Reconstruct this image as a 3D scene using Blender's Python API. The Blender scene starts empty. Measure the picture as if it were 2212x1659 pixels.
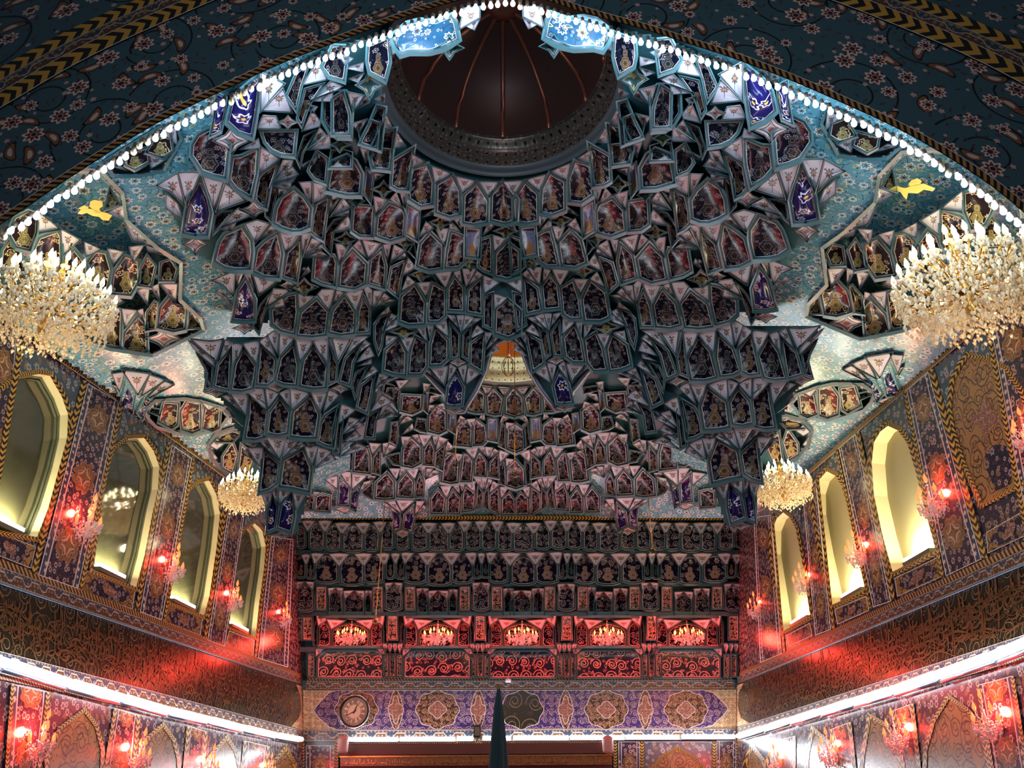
import bpy, bmesh, math, random
import numpy as np
from mathutils import Vector, geometry
random.seed(7)
sc = bpy.context.scene
COL = sc.collection

# ------------------------------------------------------------------ camera, world, exposure
F = 1640.0; PITCH = math.radians(27.4); YAW = .0238; CX, CY = 1106.0, 829.5
EYE = np.array([0.0, 0.0, 1.7])
cam = bpy.data.cameras.new('camera'); cam.sensor_fit = 'HORIZONTAL'; cam.sensor_width = 36.0
cam.lens = F / 2212 * 36.0; cam.clip_start = .05; cam.clip_end = 200
camo = bpy.data.objects.new('camera', cam); COL.objects.link(camo)
camo.location = EYE; camo.rotation_euler = (math.pi / 2 + PITCH, 0, YAW)
sc.camera = camo
sc.view_settings.view_transform = 'Standard'; sc.view_settings.look = 'None'
sc.view_settings.gamma = 1.0; sc.view_settings.use_curve_mapping = False
sc.view_settings.exposure = 0.0
w = bpy.data.worlds.new('world'); sc.world = w; w.use_nodes = True
w.node_tree.nodes['Background'].inputs[0].default_value = (.78, .86, 1.0, 1)
w.node_tree.nodes['Background'].inputs[1].default_value = .055
sc.cycles.max_bounces = 6; sc.cycles.diffuse_bounces = 3; sc.cycles.glossy_bounces = 3
sc.cycles.transmission_bounces = 4; sc.cycles.transparent_max_bounces = 6
sc.cycles.sample_clamp_indirect = 4.0; sc.cycles.caustics_reflective = False; sc.cycles.caustics_refractive = False
sc.cycles.use_denoising = True

# ------------------------------------------------------------------ measuring helpers
def ray(px, py):
    a = (px - CX) / F; u = (CY - py) / F
    y = math.cos(PITCH) - u * math.sin(PITCH); z = math.sin(PITCH) + u * math.cos(PITCH)
    c, s = math.cos(YAW), math.sin(YAW)
    return np.array([a * c - y * s, a * s + y * c, z])
D = 19.7
def onY(px, py, Y, o=0):
    r = ray(px, py); return EYE + r * (Y / r[1]) * (1 + o / (Y * 1.1))
def mkplane(A, B):
    n = np.cross(B - A, [0, 1., 0]); n /= np.linalg.norm(n); return n, n @ A
PL = mkplane(onY(655, 1597, D), onY(640, 1118, D))
PR = mkplane(onY(1591, 1590, D), onY(1595, 1120, D))
def onP(px, py, P, o=0):
    r = ray(px, py); t = (P[1] - P[0] @ EYE) / (P[0] @ r)
    return EYE + r * (t + o / np.linalg.norm(r))
def wallx(P, y, z): return (P[1] - P[0][1] * y - P[0][2] * z) / P[0][0]
H = 8.3 + 1.7; C1 = (-.31, 7.29); C2 = (-.44, 14.52); RO = 1.72
def V1(x, y):
    dy = y - C1[1]; dy = dy * .55 if dy < 0 else dy
    rho = math.hypot(x - C1[0], dy)
    return H - 1.22 * (rho - RO) - .22 * max(0, rho - 3.0) ** 2
def V2(x, y):
    rho = math.hypot((x - C2[0]) * .92, y - C2[1])
    return H - .62 * (rho - RO)
def Bs(x, y):
    zl = 4.6 + 1.7 + (y - 7.25) * .1265 
    dl = x + 6.05; dr = 5.45 - x
    return zl + .42 * min(dl, dr)
def march(px, py, fn, tmax=30):
    r = ray(px, py); t = .5; dt = .25; prev = t
    while t < tmax:
        P = EYE + r * t
        if P[2] > fn(P[0], P[1]):
            a, b = prev, t
            for _ in range(18):
                m = (a + b) / 2; Q = EYE + r * m
                if Q[2] > fn(Q[0], Q[1]): b = m
                else: a = m
            return b
        prev = t; t += dt
    return tmax
def s_V1(px, py, o=0):
    t = min(march(px, py, V1, 14), march(px, py, Bs, 20) - .35); r = ray(px, py); return EYE + r * (t + o)
def s_V2(px, py, o=0):
    t = min(march(px, py, V2, 21.5), (D - .05) / ray(px, py)[1]); r = ray(px, py); return EYE + r * (t + o)
def s_B(px, py, o=0):
    r = ray(px, py); t = min(march(px, py, Bs, 22), (D - .02) / r[1]); return EYE + r * (t + o)
def s_N(px, py, o=0):
    return s_B(px, py, o + .10)
def s_back(px, py, o=0): return onY(px, py, D, o)
def s_L(px, py, o=0): return onP(px, py, PL, o)
def s_R(px, py, o=0): return onP(px, py, PR, o)

# ------------------------------------------------------------------ node helpers
class G:
    def __init__(s, name, rough=.35, spec=.5, metal=0):
        s.m = bpy.data.materials.new(name); s.m.use_nodes = True; s.nt = s.m.node_tree
        s.b = s.nt.nodes['Principled BSDF']
        s.b.inputs['Roughness'].default_value = rough; s.b.inputs['Metallic'].default_value = metal
        s.b.inputs['Specular IOR Level'].default_value = spec
    def lk(s, a, inp):
        if isinstance(a, (int, float)): inp.default_value = a
        elif isinstance(a, tuple):
            inp.default_value = a if len(a) == len(inp.default_value) else tuple(a) + (1,)
        else: s.nt.links.new(a, inp)
    def n(s, t): return s.nt.nodes.new(t)
    def M(s, op, a, b=0, c=0, clamp=False):
        n = s.n('ShaderNodeMath'); n.operation = op; n.use_clamp = clamp
        s.lk(a, n.inputs[0]); s.lk(b, n.inputs[1]); s.lk(c, n.inputs[2]); return n.outputs[0]
    def mix(s, f, a, b):
        n = s.n('ShaderNodeMix'); n.data_type = 'RGBA'
        s.lk(f, n.inputs[0]); s.lk(a, n.inputs[6]); s.lk(b, n.inputs[7]); return n.outputs[2]
    def V(s, op, a, b=(0, 0, 0)):
        n = s.n('ShaderNodeVectorMath'); n.operation = op
        s.lk(a, n.inputs[0])
        if op == 'SCALE': s.lk(b, n.inputs['Scale'])
        else: s.lk(b, n.inputs[1])
        return n.outputs['Value' if op in ('LENGTH', 'DISTANCE') else 'Vector']
    def uv(s, name='UVMap'):
        n = s.n('ShaderNodeUVMap'); n.uv_map = name; return n.outputs[0]
    def sep(s, v):
        n = s.n('ShaderNodeSeparateXYZ'); s.lk(v, n.inputs[0]); return n.outputs
    def comb(s, x, y, z=0):
        n = s.n('ShaderNodeCombineXYZ'); s.lk(x, n.inputs[0]); s.lk(y, n.inputs[1]); s.lk(z, n.inputs[2]); return n.outputs[0]
    def noise(s, v, sc_, det=2):
        n = s.n('ShaderNodeTexNoise'); s.lk(v, n.inputs['Vector']); n.inputs['Scale'].default_value = sc_; n.inputs['Detail'].default_value = det
        return n.outputs
    def vor(s, v, rnd=.8):
        n = s.n('ShaderNodeTexVoronoi'); n.voronoi_dimensions = '2D'; n.inputs['Scale'].default_value = 1; n.inputs['Randomness'].default_value = rnd
        s.lk(v, n.inputs['Vector'])
        l = s.V('SUBTRACT', v, n.outputs['Position'])
        cs = s.n('ShaderNodeSeparateColor'); s.lk(n.outputs['Color'], cs.inputs[0])
        x, y, _ = s.sep(l)
        return l, x, y, s.M('SQRT', s.M('ADD', s.M('MULTIPLY', x, x), s.M('MULTIPLY', y, y))), cs.outputs
    def lt(s, a, b): return s.M('LESS_THAN', a, b)
    def ring(s, r, r0, w): return s.M('LESS_THAN', s.M('ABSOLUTE', s.M('SUBTRACT', r, r0)), w)
    def flower(s, v, scale, petals=6, size=1.0, rnd=.8):
        p = s.V('SCALE', v, scale)
        l, x, y, r, c = s.vor(p, rnd)
        th = s.M('ARCTAN2', y, x)
        rr = s.M('ADD', .27, s.M('MULTIPLY', .06, s.M('COSINE', s.M('MULTIPLY', th, petals))))
        sz = s.M('MULTIPLY', s.M('ADD', .55, s.M('MULTIPLY', .55, c[0])), size)
        d = s.M('DIVIDE', r, sz)
        return dict(fill=s.lt(d, rr), ring=s.M('LESS_THAN', s.M('ABSOLUTE', s.M('SUBTRACT', d, rr)), .05), dot=s.lt(d, .09), c=c, r=r)
    def leaf(s, v, scale, w=2.8, size=.33):
        p = s.V('SCALE', v, scale); l, x, y, r, c = s.vor(p, 1)
        a = s.M('MULTIPLY', c[1], 6.283); ca = s.M('COSINE', a); sa = s.M('SINE', a)
        u = s.M('ADD', s.M('MULTIPLY', x, ca), s.M('MULTIPLY', y, sa)); q = s.M('SUBTRACT', s.M('MULTIPLY', y, ca), s.M('MULTIPLY', x, sa))
        q = s.M('ADD', q, s.M('MULTIPLY', s.M('MULTIPLY', u, u), .9))
        q = s.M('MULTIPLY', q, w)
        e = s.M('SQRT', s.M('ADD', s.M('MULTIPLY', u, u), s.M('MULTIPLY', q, q)))
        return e, c
    def scroll(s, v, scale, r0=.33, w=.02):
        p = s.V('SCALE', v, scale); l, x, y, r, c = s.vor(p, .35)
        th = s.M('ARCTAN2', y, x)
        sp = s.M('ADD', r0, s.M('MULTIPLY', th, .035))
        return s.M('MAXIMUM', s.ring(r, sp, w), s.ring(r, s.M('MULTIPLY', sp, .45), w))
    def out(s, col, bump=None):
        s.lk(col, s.b.inputs['Base Color']); return s.m
def rgb(r, g, b):
    f = lambda c: ((c / 255 + .055) / 1.055) ** 2.4 if c > 10 else c / 255 / 12.92
    return (f(r), f(g), f(b), 1)
def plain(name, c, rough=.4, metal=0, spec=.5):
    g = G(name, rough, spec, metal); return g.out(c)
def emis(name, c, st, sample=True):
    g = G(name); g.lk(c, g.b.inputs['Base Color']); g.lk(c, g.b.inputs['Emission Color']); g.b.inputs['Emission Strength'].default_value = st
    if not sample: g.m.cycles.emission_sampling = 'NONE'
    return g.m

MT = {}
def build_materials():
    def teal():
        g = G('teal_glaze', .28); uv = g.uv()
        geo = g.n('ShaderNodeNewGeometry')
        nz = g.noise(geo.outputs['Position'], 2.2, 3)[0]
        return g.out(g.mix(nz, rgb(40, 78, 88), rgb(64, 108, 116)))
    MT['teal'] = teal()
    MT['dark'] = plain('dark_outline', rgb(22, 26, 34), .3)
    MT['line'] = plain('cream_line', rgb(225, 215, 210), .35)
    def panel(name, base, med, line, fl, scale=10.5, medal=True, dens=.35):
        g = G(name, .2, .22); uv = g.uv(); un = g.uv('UVN')
        c = base
        e, cc = g.leaf(uv, scale * 1.9)
        c = g.mix(g.M('MULTIPLY', g.lt(e, .3), g.M('GREATER_THAN', cc[0], .45)), c, rgb(62, 64, 84))
        f = g.flower(uv, scale, 6)
        c = g.mix(f['fill'], c, base)
        c = g.mix(f['ring'], c, line)
        c = g.mix(f['dot'], c, fl)
        if medal:
            x, y, _ = g.sep(un)
            # lower lobed medallion, upper smaller one (normalised panel coordinates)
            def lob(cy, rx, ry, k):
                dx = g.M('DIVIDE', x, rx); dy = g.M('DIVIDE', g.M('SUBTRACT', y, cy), ry)
                r = g.M('SQRT', g.M('ADD', g.M('MULTIPLY', dx, dx), g.M('MULTIPLY', dy, dy)))
                th = g.M('ARCTAN2', dx, dy)
                return g.M('ADD', r, g.M('MULTIPLY', g.M('COSINE', g.M('MULTIPLY', th, k)), .1))
            r1 = lob(-.45, .42, .30, 6); r2 = lob(.05, .22, .18, 4)
            r = g.M('MINIMUM', r1, r2)
            mc = g.mix(g.ring(r, .55, .07), med, g.mix(.5, med, line))
            mc = g.mix(g.lt(r, .22), mc, g.mix(.6, med, base))
            c = g.mix(g.lt(r, 1.0), c, mc)
            c = g.mix(g.ring(r, 1.0, .06), c, g.mix(.45, med, line))
        return g.out(c)
    nav = rgb(9, 9, 24)
    MT['panel'] = panel('navy_floral_tile', nav, rgb(40, 36, 28), rgb(128, 128, 146), rgb(190, 150, 100))
    MT['panel_gold'] = panel('navy_floral_gold_medallion', rgb(9, 9, 28), rgb(100, 72, 34), rgb(150, 148, 164), rgb(220, 180, 120), 11)
    MT['panel_blue'] = panel('cobalt_flower_tile', rgb(20, 18, 72), rgb(170, 170, 205), rgb(190, 192, 215), rgb(210, 160, 70), 4.6, False)
    MT['panel_warm'] = panel('dark_floral_warm', rgb(36, 26, 30), rgb(128, 116, 66), rgb(205, 190, 160), rgb(205, 150, 90), 6.5)
    def scrollp(name, base, line, fl, s=5):
        g = G(name, .2, .6); uv = g.uv()
        c = base
        f = g.flower(uv, s * 2.1, 5, .9); c = g.mix(f['fill'], c, fl)
        c = g.mix(g.scroll(uv, s, .34, .028), c, line)
        e, cc = g.leaf(uv, s * 1.5); c = g.mix(g.ring(e, .26, .05), c, line)
        return g.out(c)
    MT['scroll_navy'] = scrollp('navy_scroll_tile', rgb(30, 24, 48), rgb(205, 165, 150), rgb(130, 85, 85), 3.2)
    MT['scroll_small'] = scrollp('navy_scroll_tile_small', rgb(16, 18, 44), rgb(186, 178, 172), rgb(84, 86, 104), 4.6)
    MT['medal_navy'] = panel('navy_tile_cream_medallion', rgb(18, 18, 44), rgb(150, 124, 104), rgb(176, 168, 170), rgb(160, 130, 110), 6)
    MT['scroll_strip'] = scrollp('cream_scroll_strip', rgb(26, 24, 34), rgb(190, 170, 145), rgb(150, 130, 110), 9)
    def white():
        g = G('white_spandrel_tile', .3, .5); un = g.uv('UVN'); x, y, _ = g.sep(un)
        nz = g.noise(g.n('ShaderNodeNewGeometry').outputs['Position'], 1.3, 1)[0]
        c = g.mix(nz, rgb(166, 170, 184), rgb(186, 184, 194))
        # one dark flower with a stem and two buds
        dy = g.M('ADD', y, -.18); r = g.M('SQRT', g.M('ADD', g.M('MULTIPLY', x, x), g.M('MULTIPLY', dy, dy)))
        th = g.M('ARCTAN2', x, dy); rr = g.M('ADD', .21, g.M('MULTIPLY', .06, g.M('COSINE', g.M('MULTIPLY', th, 8))))
        c = g.mix(g.lt(r, rr), c, rgb(120, 104, 88)); c = g.mix(g.ring(r, rr, .035), c, rgb(30, 28, 38)); c = g.mix(g.lt(r, .08), c, rgb(190, 150, 120))
        stem = g.M('MULTIPLY', g.ring(g.M('ABSOLUTE', g.M('SUBTRACT', x, g.M('MULTIPLY', g.M('MULTIPLY', y, y), 0))), 0, .02), g.lt(g.M('ABSOLUTE', y), .5))
        c = g.mix(stem, c, rgb(40, 40, 50))
        ax = g.M('ABSOLUTE', x); bx = g.M('SUBTRACT', ax, .27); by = g.M('SUBTRACT', y, .42)
        b = g.lt(g.M('ADD', g.M('MULTIPLY', bx, bx), g.M('MULTIPLY', g.M('MULTIPLY', by, by), 2.0)), .008)
        c = g.mix(b, c, rgb(60, 52, 60))
        return g.out(c)
    MT['white'] = white(); MT['leafwhite'] = plain('plain_white_tile', rgb(205, 196, 200), .3)
    def tealfl(name, base, s=3.0, fcol=rgb(214, 214, 214), pet=7, scr=rgb(30, 54, 62)):
        g = G(name, .22, .6); uv = g.uv(); c = base
        wv = g.V('ADD', uv, g.V('SCALE', g.noise(uv, 3.5, 1)[1], .12))
        c = g.mix(g.scroll(wv, s * .9, .36, .010), c, scr)
        e, cc = g.leaf(uv, s * 3.1, 3.2, .3); c = g.mix(g.lt(e, .22), c, g.mix(g.M('GREATER_THAN', cc[2], .5), scr, g.mix(.45, base, scr)))
        e, cc = g.leaf(g.V('ADD', uv, (3.3, 1.7, 0)), s * 1.7, 2.4, .3)
        sel = g.M('GREATER_THAN', cc[0], .62); c = g.mix(g.M('MULTIPLY', g.ring(e, .24, .05), sel), c, rgb(196, 180, 96))
        f = g.flower(uv, s * 1.45, pet)
        c = g.mix(f['fill'], c, g.mix(g.M('GREATER_THAN', f['c'][2], .75), base, rgb(104, 112, 96)))
        c = g.mix(f['ring'], c, fcol); c = g.mix(f['dot'], c, rgb(70, 50, 48))
        f = g.flower(g.V('ADD', uv, (7.1, 3.3, 0)), s * 3.2, 5, .55); c = g.mix(f['ring'], c, g.mix(.3, fcol, base))
        return g.out(c)
    MT['tealfl'] = tealfl('turquoise_floral_tile', rgb(84, 144, 162), 4.3)
    MT['tealstar'] = tealfl('bright_turquoise_star_tile', rgb(30, 74, 104), 4.0)
    # big arabesque of the front arch
    def arch():
        g = G('dark_teal_arabesque_tile', .42, .4); uv = g.uv(); base = rgb(58, 92, 106); c = base
        c = g.mix(g.scroll(uv, 1.15, .38, .009), c, rgb(14, 18, 26))
        e, cc = g.leaf(uv, 9.5, 3.4); c = g.mix(g.M('MULTIPLY', g.lt(e, .26), g.M('GREATER_THAN', cc[0], .3)), c, rgb(66, 56, 66))
        f = g.flower(g.V('ADD', uv, (1, 2, 0)), 9, 5, .7); c = g.mix(g.M('MULTIPLY', f['fill'], g.M('GREATER_THAN', f['c'][1], .7)), c, rgb(190, 160, 160))
        e, cc = g.leaf(g.V('ADD', uv, (5, .3, 0)), 3.5, 2.4)
        sel = g.M('GREATER_THAN', cc[0], .4)
        c = g.mix(g.M('MULTIPLY', g.lt(e, .34), sel), c, rgb(128, 86, 62)); c = g.mix(g.M('MULTIPLY', g.ring(e, .34, .035), sel), c, rgb(22, 14, 16)); c = g.mix(g.M('MULTIPLY', g.lt(e, .16), sel), c, rgb(206, 186, 182))
        f = g.flower(uv, 3.6, 8, .8); c = g.mix(f['fill'], c, rgb(96, 48, 44)); c = g.mix(g.ring(f['r'], .09, .012), c, rgb(202, 170, 162)); c = g.mix(f['ring'], c, rgb(225, 196, 190)); c = g.mix(f['dot'], c, rgb(30, 30, 60))
        return g.out(c)
    MT['arch'] = arch()
    def chev(name, a, b, ku=1.0, kv=.5, strg=.5, bent=True):
        g = G(name, .35); x, y, _ = g.sep(g.uv())
        v = g.M('ABSOLUTE', g.M('SUBTRACT', y, .5)) if bent else y
        t = g.M('FRACT', g.M('ADD', g.M('MULTIPLY', x, ku), g.M('MULTIPLY', v, kv)))
        return g.out(g.mix(g.lt(t, .5), a, b))
    yl, bk = rgb(206, 156, 60), rgb(12, 10, 12)
    MT['chevron'] = chev('black_gold_chevron', bk, yl, 1.35, 1.1)
    MT['barber'] = chev('black_gold_slant_stripe', bk, rgb(182, 130, 70), 1.0, .8, bent=False)
    def band(name, base, base2, line):
        g = G(name, .3); x, y, _ = g.sep(g.uv())
        t = g.M('ABSOLUTE', g.M('SUBTRACT', g.M('FRACT', g.M('MULTIPLY', x, .5)), .5))
        zz = g.M('ADD', .3, g.M('MINIMUM', g.M('MULTIPLY', g.M('MAXIMUM', g.M('SUBTRACT', t, .1), 0), 2.2), .42))
        up = g.M('GREATER_THAN', y, zz)
        c = g.mix(up, base2, base)
        c = g.mix(g.ring(y, zz, .05), c, line)
        f = g.flower(g.comb(g.M('MULTIPLY', x, 1.0), y), 2.6, 6, 1.0, .4)
        c = g.mix(f['fill'], c, g.mix(.6, base, line)); c = g.mix(f['dot'], c, bk)
        c = g.mix(g.M('GREATER_THAN', g.M('ABSOLUTE', g.M('SUBTRACT', y, .5)), .45), c, line)
        return g.out(c)
    MT['band'] = band('zigzag_flower_border', rgb(50, 58, 74), rgb(88, 58, 40), rgb(196, 178, 156))
    def tile(name, base, line, fcol, gold, s=3.2):
        g = G(name, .22, .6); uv = g.uv(); c = base
        e, cc = g.leaf(uv, s * 3.4); c = g.mix(g.lt(e, .28), c, g.mix(.5, base, gold))
        e, cc = g.leaf(g.V('ADD', uv, (2, 5, 0)), s * 1.5, 1.6); c = g.mix(g.M('MULTIPLY', g.lt(e, .33), g.M('GREATER_THAN', cc[0], .55)), c, gold)
        f = g.flower(uv, s * 1.9, 6); c = g.mix(f['fill'], c, fcol); c = g.mix(f['ring'], c, line); c = g.mix(f['dot'], c, base)
        return g.out(c)
    MT['pilaster'] = None
    def pil():
        g = G('pilaster_floral_tile', .2, .6); uv = g.uv(); un = g.uv('UVN'); base = rgb(44, 36, 58); c = base
        e, cc = g.leaf(uv, 19); c = g.mix(g.lt(e, .28), c, rgb(120, 84, 52))
        f = g.flower(uv, 9.5, 6); c = g.mix(f['fill'], c, rgb(100, 70, 80)); c = g.mix(f['ring'], c, rgb(214, 180, 164)); c = g.mix(f['dot'], c, base)
        x, y, _ = g.sep(un)
        yy = g.M('SUBTRACT', g.M('FRACT', y), .5)
        X = g.M('MULTIPLY', x, .78); Y = g.M('MULTIPLY', yy, 1.9)
        r = g.M('SQRT', g.M('ADD', g.M('MULTIPLY', X, X), g.M('MULTIPLY', Y, Y))); th = g.M('ARCTAN2', X, Y)
        rr = g.M('ADD', r, g.M('MULTIPLY', g.M('COSINE', g.M('MULTIPLY', th, 8)), .04))
        gf = g.mix(g.flower(uv, 12, 5)['ring'], rgb(128, 92, 54), rgb(70, 42, 34)); c = g.mix(g.lt(rr, .42), c, gf); c = g.mix(g.ring(rr, .42, .02), c, rgb(140, 102, 66)); cf = g.M('ABSOLUTE', g.M('MULTIPLY', g.M('MULTIPLY', X, Y), 1)); c = g.mix(g.M('MULTIPLY', g.ring(cf, .012, .005), g.lt(rr, .3)), c, rgb(190, 156, 130)); c = g.mix(g.ring(rr, .27, .014), c, rgb(170, 134, 104))
        ax = g.M('ABSOLUTE', x)
        bf = g.flower(g.V('ADD', uv, (.3, .1, 0)), 10, 6, 1, .3)
        bc = g.mix(bf['fill'], rgb(62, 66, 84), rgb(206, 180, 160))
        c = g.mix(g.M('GREATER_THAN', ax, .72), c, bc); c = g.mix(g.ring(ax, .72, .03), c, rgb(214, 190, 176)); c = g.mix(g.M('GREATER_THAN', ax, .96), c, rgb(200, 180, 170))
        return g.out(c)
    MT['pilaster'] = pil()
    MT['spandrel'] = tile('blue_spandrel_tile', rgb(64, 82, 92), rgb(176, 172, 168), rgb(120, 128, 136), rgb(132, 96, 72), 3.6)
    MT['wallbase'] = tile('wall_floral_tile', rgb(50, 44, 58), rgb(186, 160, 146), rgb(104, 82, 82), rgb(112, 82, 56), 4.6)
    MT['cartouche'] = tile('navy_cartouche_tile', rgb(34, 30, 52), rgb(176, 150, 140), rgb(120, 96, 100), rgb(120, 90, 64), 4.2)
    def gold(name, base, line, s=3.2, w=.014, metal=.0):
        g = G(name, .25, .6, metal); uv = g.uv(); c = base
        wv = g.V('ADD', uv, g.V('SCALE', g.noise(uv, 5, 1)[1], .10))
        c = g.mix(g.scroll(wv, s, .36, w * 1.4), c, line); c = g.mix(g.scroll(g.V('ADD', wv, (4.1, 2.2, 0)), s * 1.6, .36, w * 1.6), c, line)
        e, cc = g.leaf(uv, s * 4); c = g.mix(g.M('MULTIPLY', g.lt(e, .2), g.M('GREATER_THAN', cc[0], .4)), c, line)
        return g.out(c)
    MT['goldarab'] = gold('gold_arabesque_tile', rgb(158, 116, 66), rgb(70, 44, 36), 2.4)
    MT['cream'] = gold('cream_arabesque_tile', rgb(214, 186, 140), rgb(86, 62, 58), 5.5, .018)
    MT['bluearab'] = scrollp('violet_arabesque_tile', rgb(50, 36, 96), rgb(190, 156, 150), rgb(96, 74, 84), 5.6)
    MT['roundel'] = scrollp('brown_roundel_tile', rgb(52, 36, 26), rgb(196, 150, 110), rgb(150, 100, 74), 6.5)
    MT['medal'] = gold('pink_gold_medallion', rgb(176, 128, 104), rgb(92, 52, 48), 9, .03)
    def frieze():
        g = G('olive_frieze_ground', .2, .6); uv = g.uv(); x, y, _ = g.sep(uv)
        c = rgb(40, 34, 22)
        st = g.M('FRACT', g.M('MULTIPLY', g.M('ADD', x, g.M('MULTIPLY', g.noise(uv, 1.2, 0)[0], .04)), 22))
        c = g.mix(g.M('MULTIPLY', g.lt(st, .3), g.M('GREATER_THAN', g.noise(uv, 6, 1)[0], .6)), c, rgb(78, 60, 34))
        c = g.mix(g.scroll(uv, 2.2, .38, .012), c, rgb(136, 116, 84))
        return g.out(c)
    MT['frieze'] = frieze()
    MT['gilt'] = plain('gilt_lettering', rgb(116, 78, 44), .3, .35)
    MT['silver'] = plain('silver_conduit', rgb(110, 122, 140), .3, .6)
    MT['marble'] = plain('cream_marble_reveal', rgb(226, 212, 170), .35)
    MT['creamwall'] = plain('cream_painted_blind', rgb(170, 158, 118), .6)
    g = G('smoked_window_glass', .06, .9); uv = g.uv(); nz = g.noise(uv, 1.5, 2)[0]
    MT['pane'] = g.out(g.mix(nz, rgb(60, 60, 44), rgb(92, 88, 66)))
    MT['metalfr'] = plain('grey_window_frame', rgb(120, 122, 100), .3, .4)
    def drum(name, a, b):
        g = G(name, .25, .6, .3); uv = g.uv(); c = a
        f = g.flower(uv, 12, 6, .9); c = g.mix(f['fill'], c, b)
        l, x, y, r, cc = g.vor(g.V('SCALE', uv, 6.5), .1); c = g.mix(g.lt(r, .12), c, rgb(14, 12, 12))
        return g.out(c)
    MT['drum'] = drum('carved_drum_plaster', rgb(120, 110, 104), rgb(170, 158, 148))
    MT['drum2'] = drum('carved_drum_green_lit', rgb(150, 150, 118), rgb(178, 176, 146))  # greenish light on the far drum is put into its base colour
    MT['dome'] = plain('brown_dome_sheet', rgb(112, 84, 82), .42, .3)
    MT['domeor'] = plain('amber_dome_sheet', rgb(190, 110, 40), .4)
    MT['rib'] = plain('copper_dome_rib', rgb(214, 140, 120), .25, .6)
    MT['rim'] = plain('grey_stone_rim', rgb(120, 126, 132), .35)
    MT['yellowmed'] = plain('yellow_calligram', rgb(226, 206, 92), .4)
    g = G('pale_rose_star', .3); x, y, _ = g.sep(g.uv('UVN'))
    q = g.M('ADD', g.M('POWER', g.M('ABSOLUTE', x), .62), g.M('POWER', g.M('ABSOLUTE', y), .62))
    c = g.mix(g.lt(q, .86), rgb(205, 192, 192), rgb(34, 40, 48)); c = g.mix(g.lt(q, .76), c, rgb(150, 150, 158)); r_ = g.M('ADD', g.M('MULTIPLY', x, x), g.M('MULTIPLY', y, y)); c = g.mix(g.lt(r_, .035), c, rgb(150, 70, 66)); MT['pale'] = g.out(c)
    MT['brass'] = plain('gilded_brass', rgb(190, 150, 80), .25, .9)
    MT['socket'] = plain('brown_bulb_socket', rgb(96, 78, 62), .5)
    MT['bulb_on'] = emis('lit_white_bulb', rgb(215, 228, 255), 5, False)
    MT['bulb_half'] = emis('dim_bulb', rgb(235, 240, 255), 1.3, False)
    MT['bulb_off'] = plain('unlit_bulb_glass', rgb(190, 170, 140), .2)
    MT['tube'] = emis('fluorescent_tube_white', rgb(235, 245, 255), 16, False)
    MT['flame_warm'] = emis('warm_candle_bulb', rgb(255, 240, 190), 14, False)
    MT['flame_red'] = emis('red_candle_bulb', rgb(255, 120, 50), 9, False)
    MT['flame_redcore'] = emis('red_candle_core', rgb(255, 170, 84), 5, False); MT['flame_sconce'] = emis('red_sconce_candle', rgb(255, 88, 44), 4.0, False)
    g = G('crystal_drop', .08, .8); g.b.inputs['Transmission Weight'].default_value = .25
    MT['crystal'] = g.out(rgb(250, 232, 196))
    g = G('clear_crystal_drop', .08, .8); g.b.inputs['Transmission Weight'].default_value = .3
    MT['crystal_clear'] = g.out(rgb(245, 225, 220))
    MT['candle'] = plain('candle_sleeve', rgb(240, 225, 200), .5)
    MT['flood'] = emis('floodlight_glass', rgb(255, 255, 225), 14, False)
    MT['black'] = plain('black_enamel', rgb(14, 14, 16), .3)
    MT['chrome'] = plain('chrome_bezel', rgb(215, 215, 220), .12, .9)
    MT['dial'] = plain('clock_dial', rgb(240, 205, 170), .35)
    MT['cloth'] = plain('dark_green_cloth', rgb(28, 52, 58), .8)
    MT['pinkgrey'] = plain('pinkish_speaker_shell', rgb(186, 136, 130), .5)
    MT['whiteplastic'] = plain('white_plastic', rgb(225, 205, 205), .4)
    MT['wood'] = plain('dark_red_wood', rgb(84, 40, 28), .35)
    MT['lintel'] = gold('gilded_lintel', rgb(112, 66, 34), rgb(170, 120, 60), 6)
    MT['floor'] = plain('pale_marble_floor', rgb(150, 140, 130), .25)
build_materials()

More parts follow.
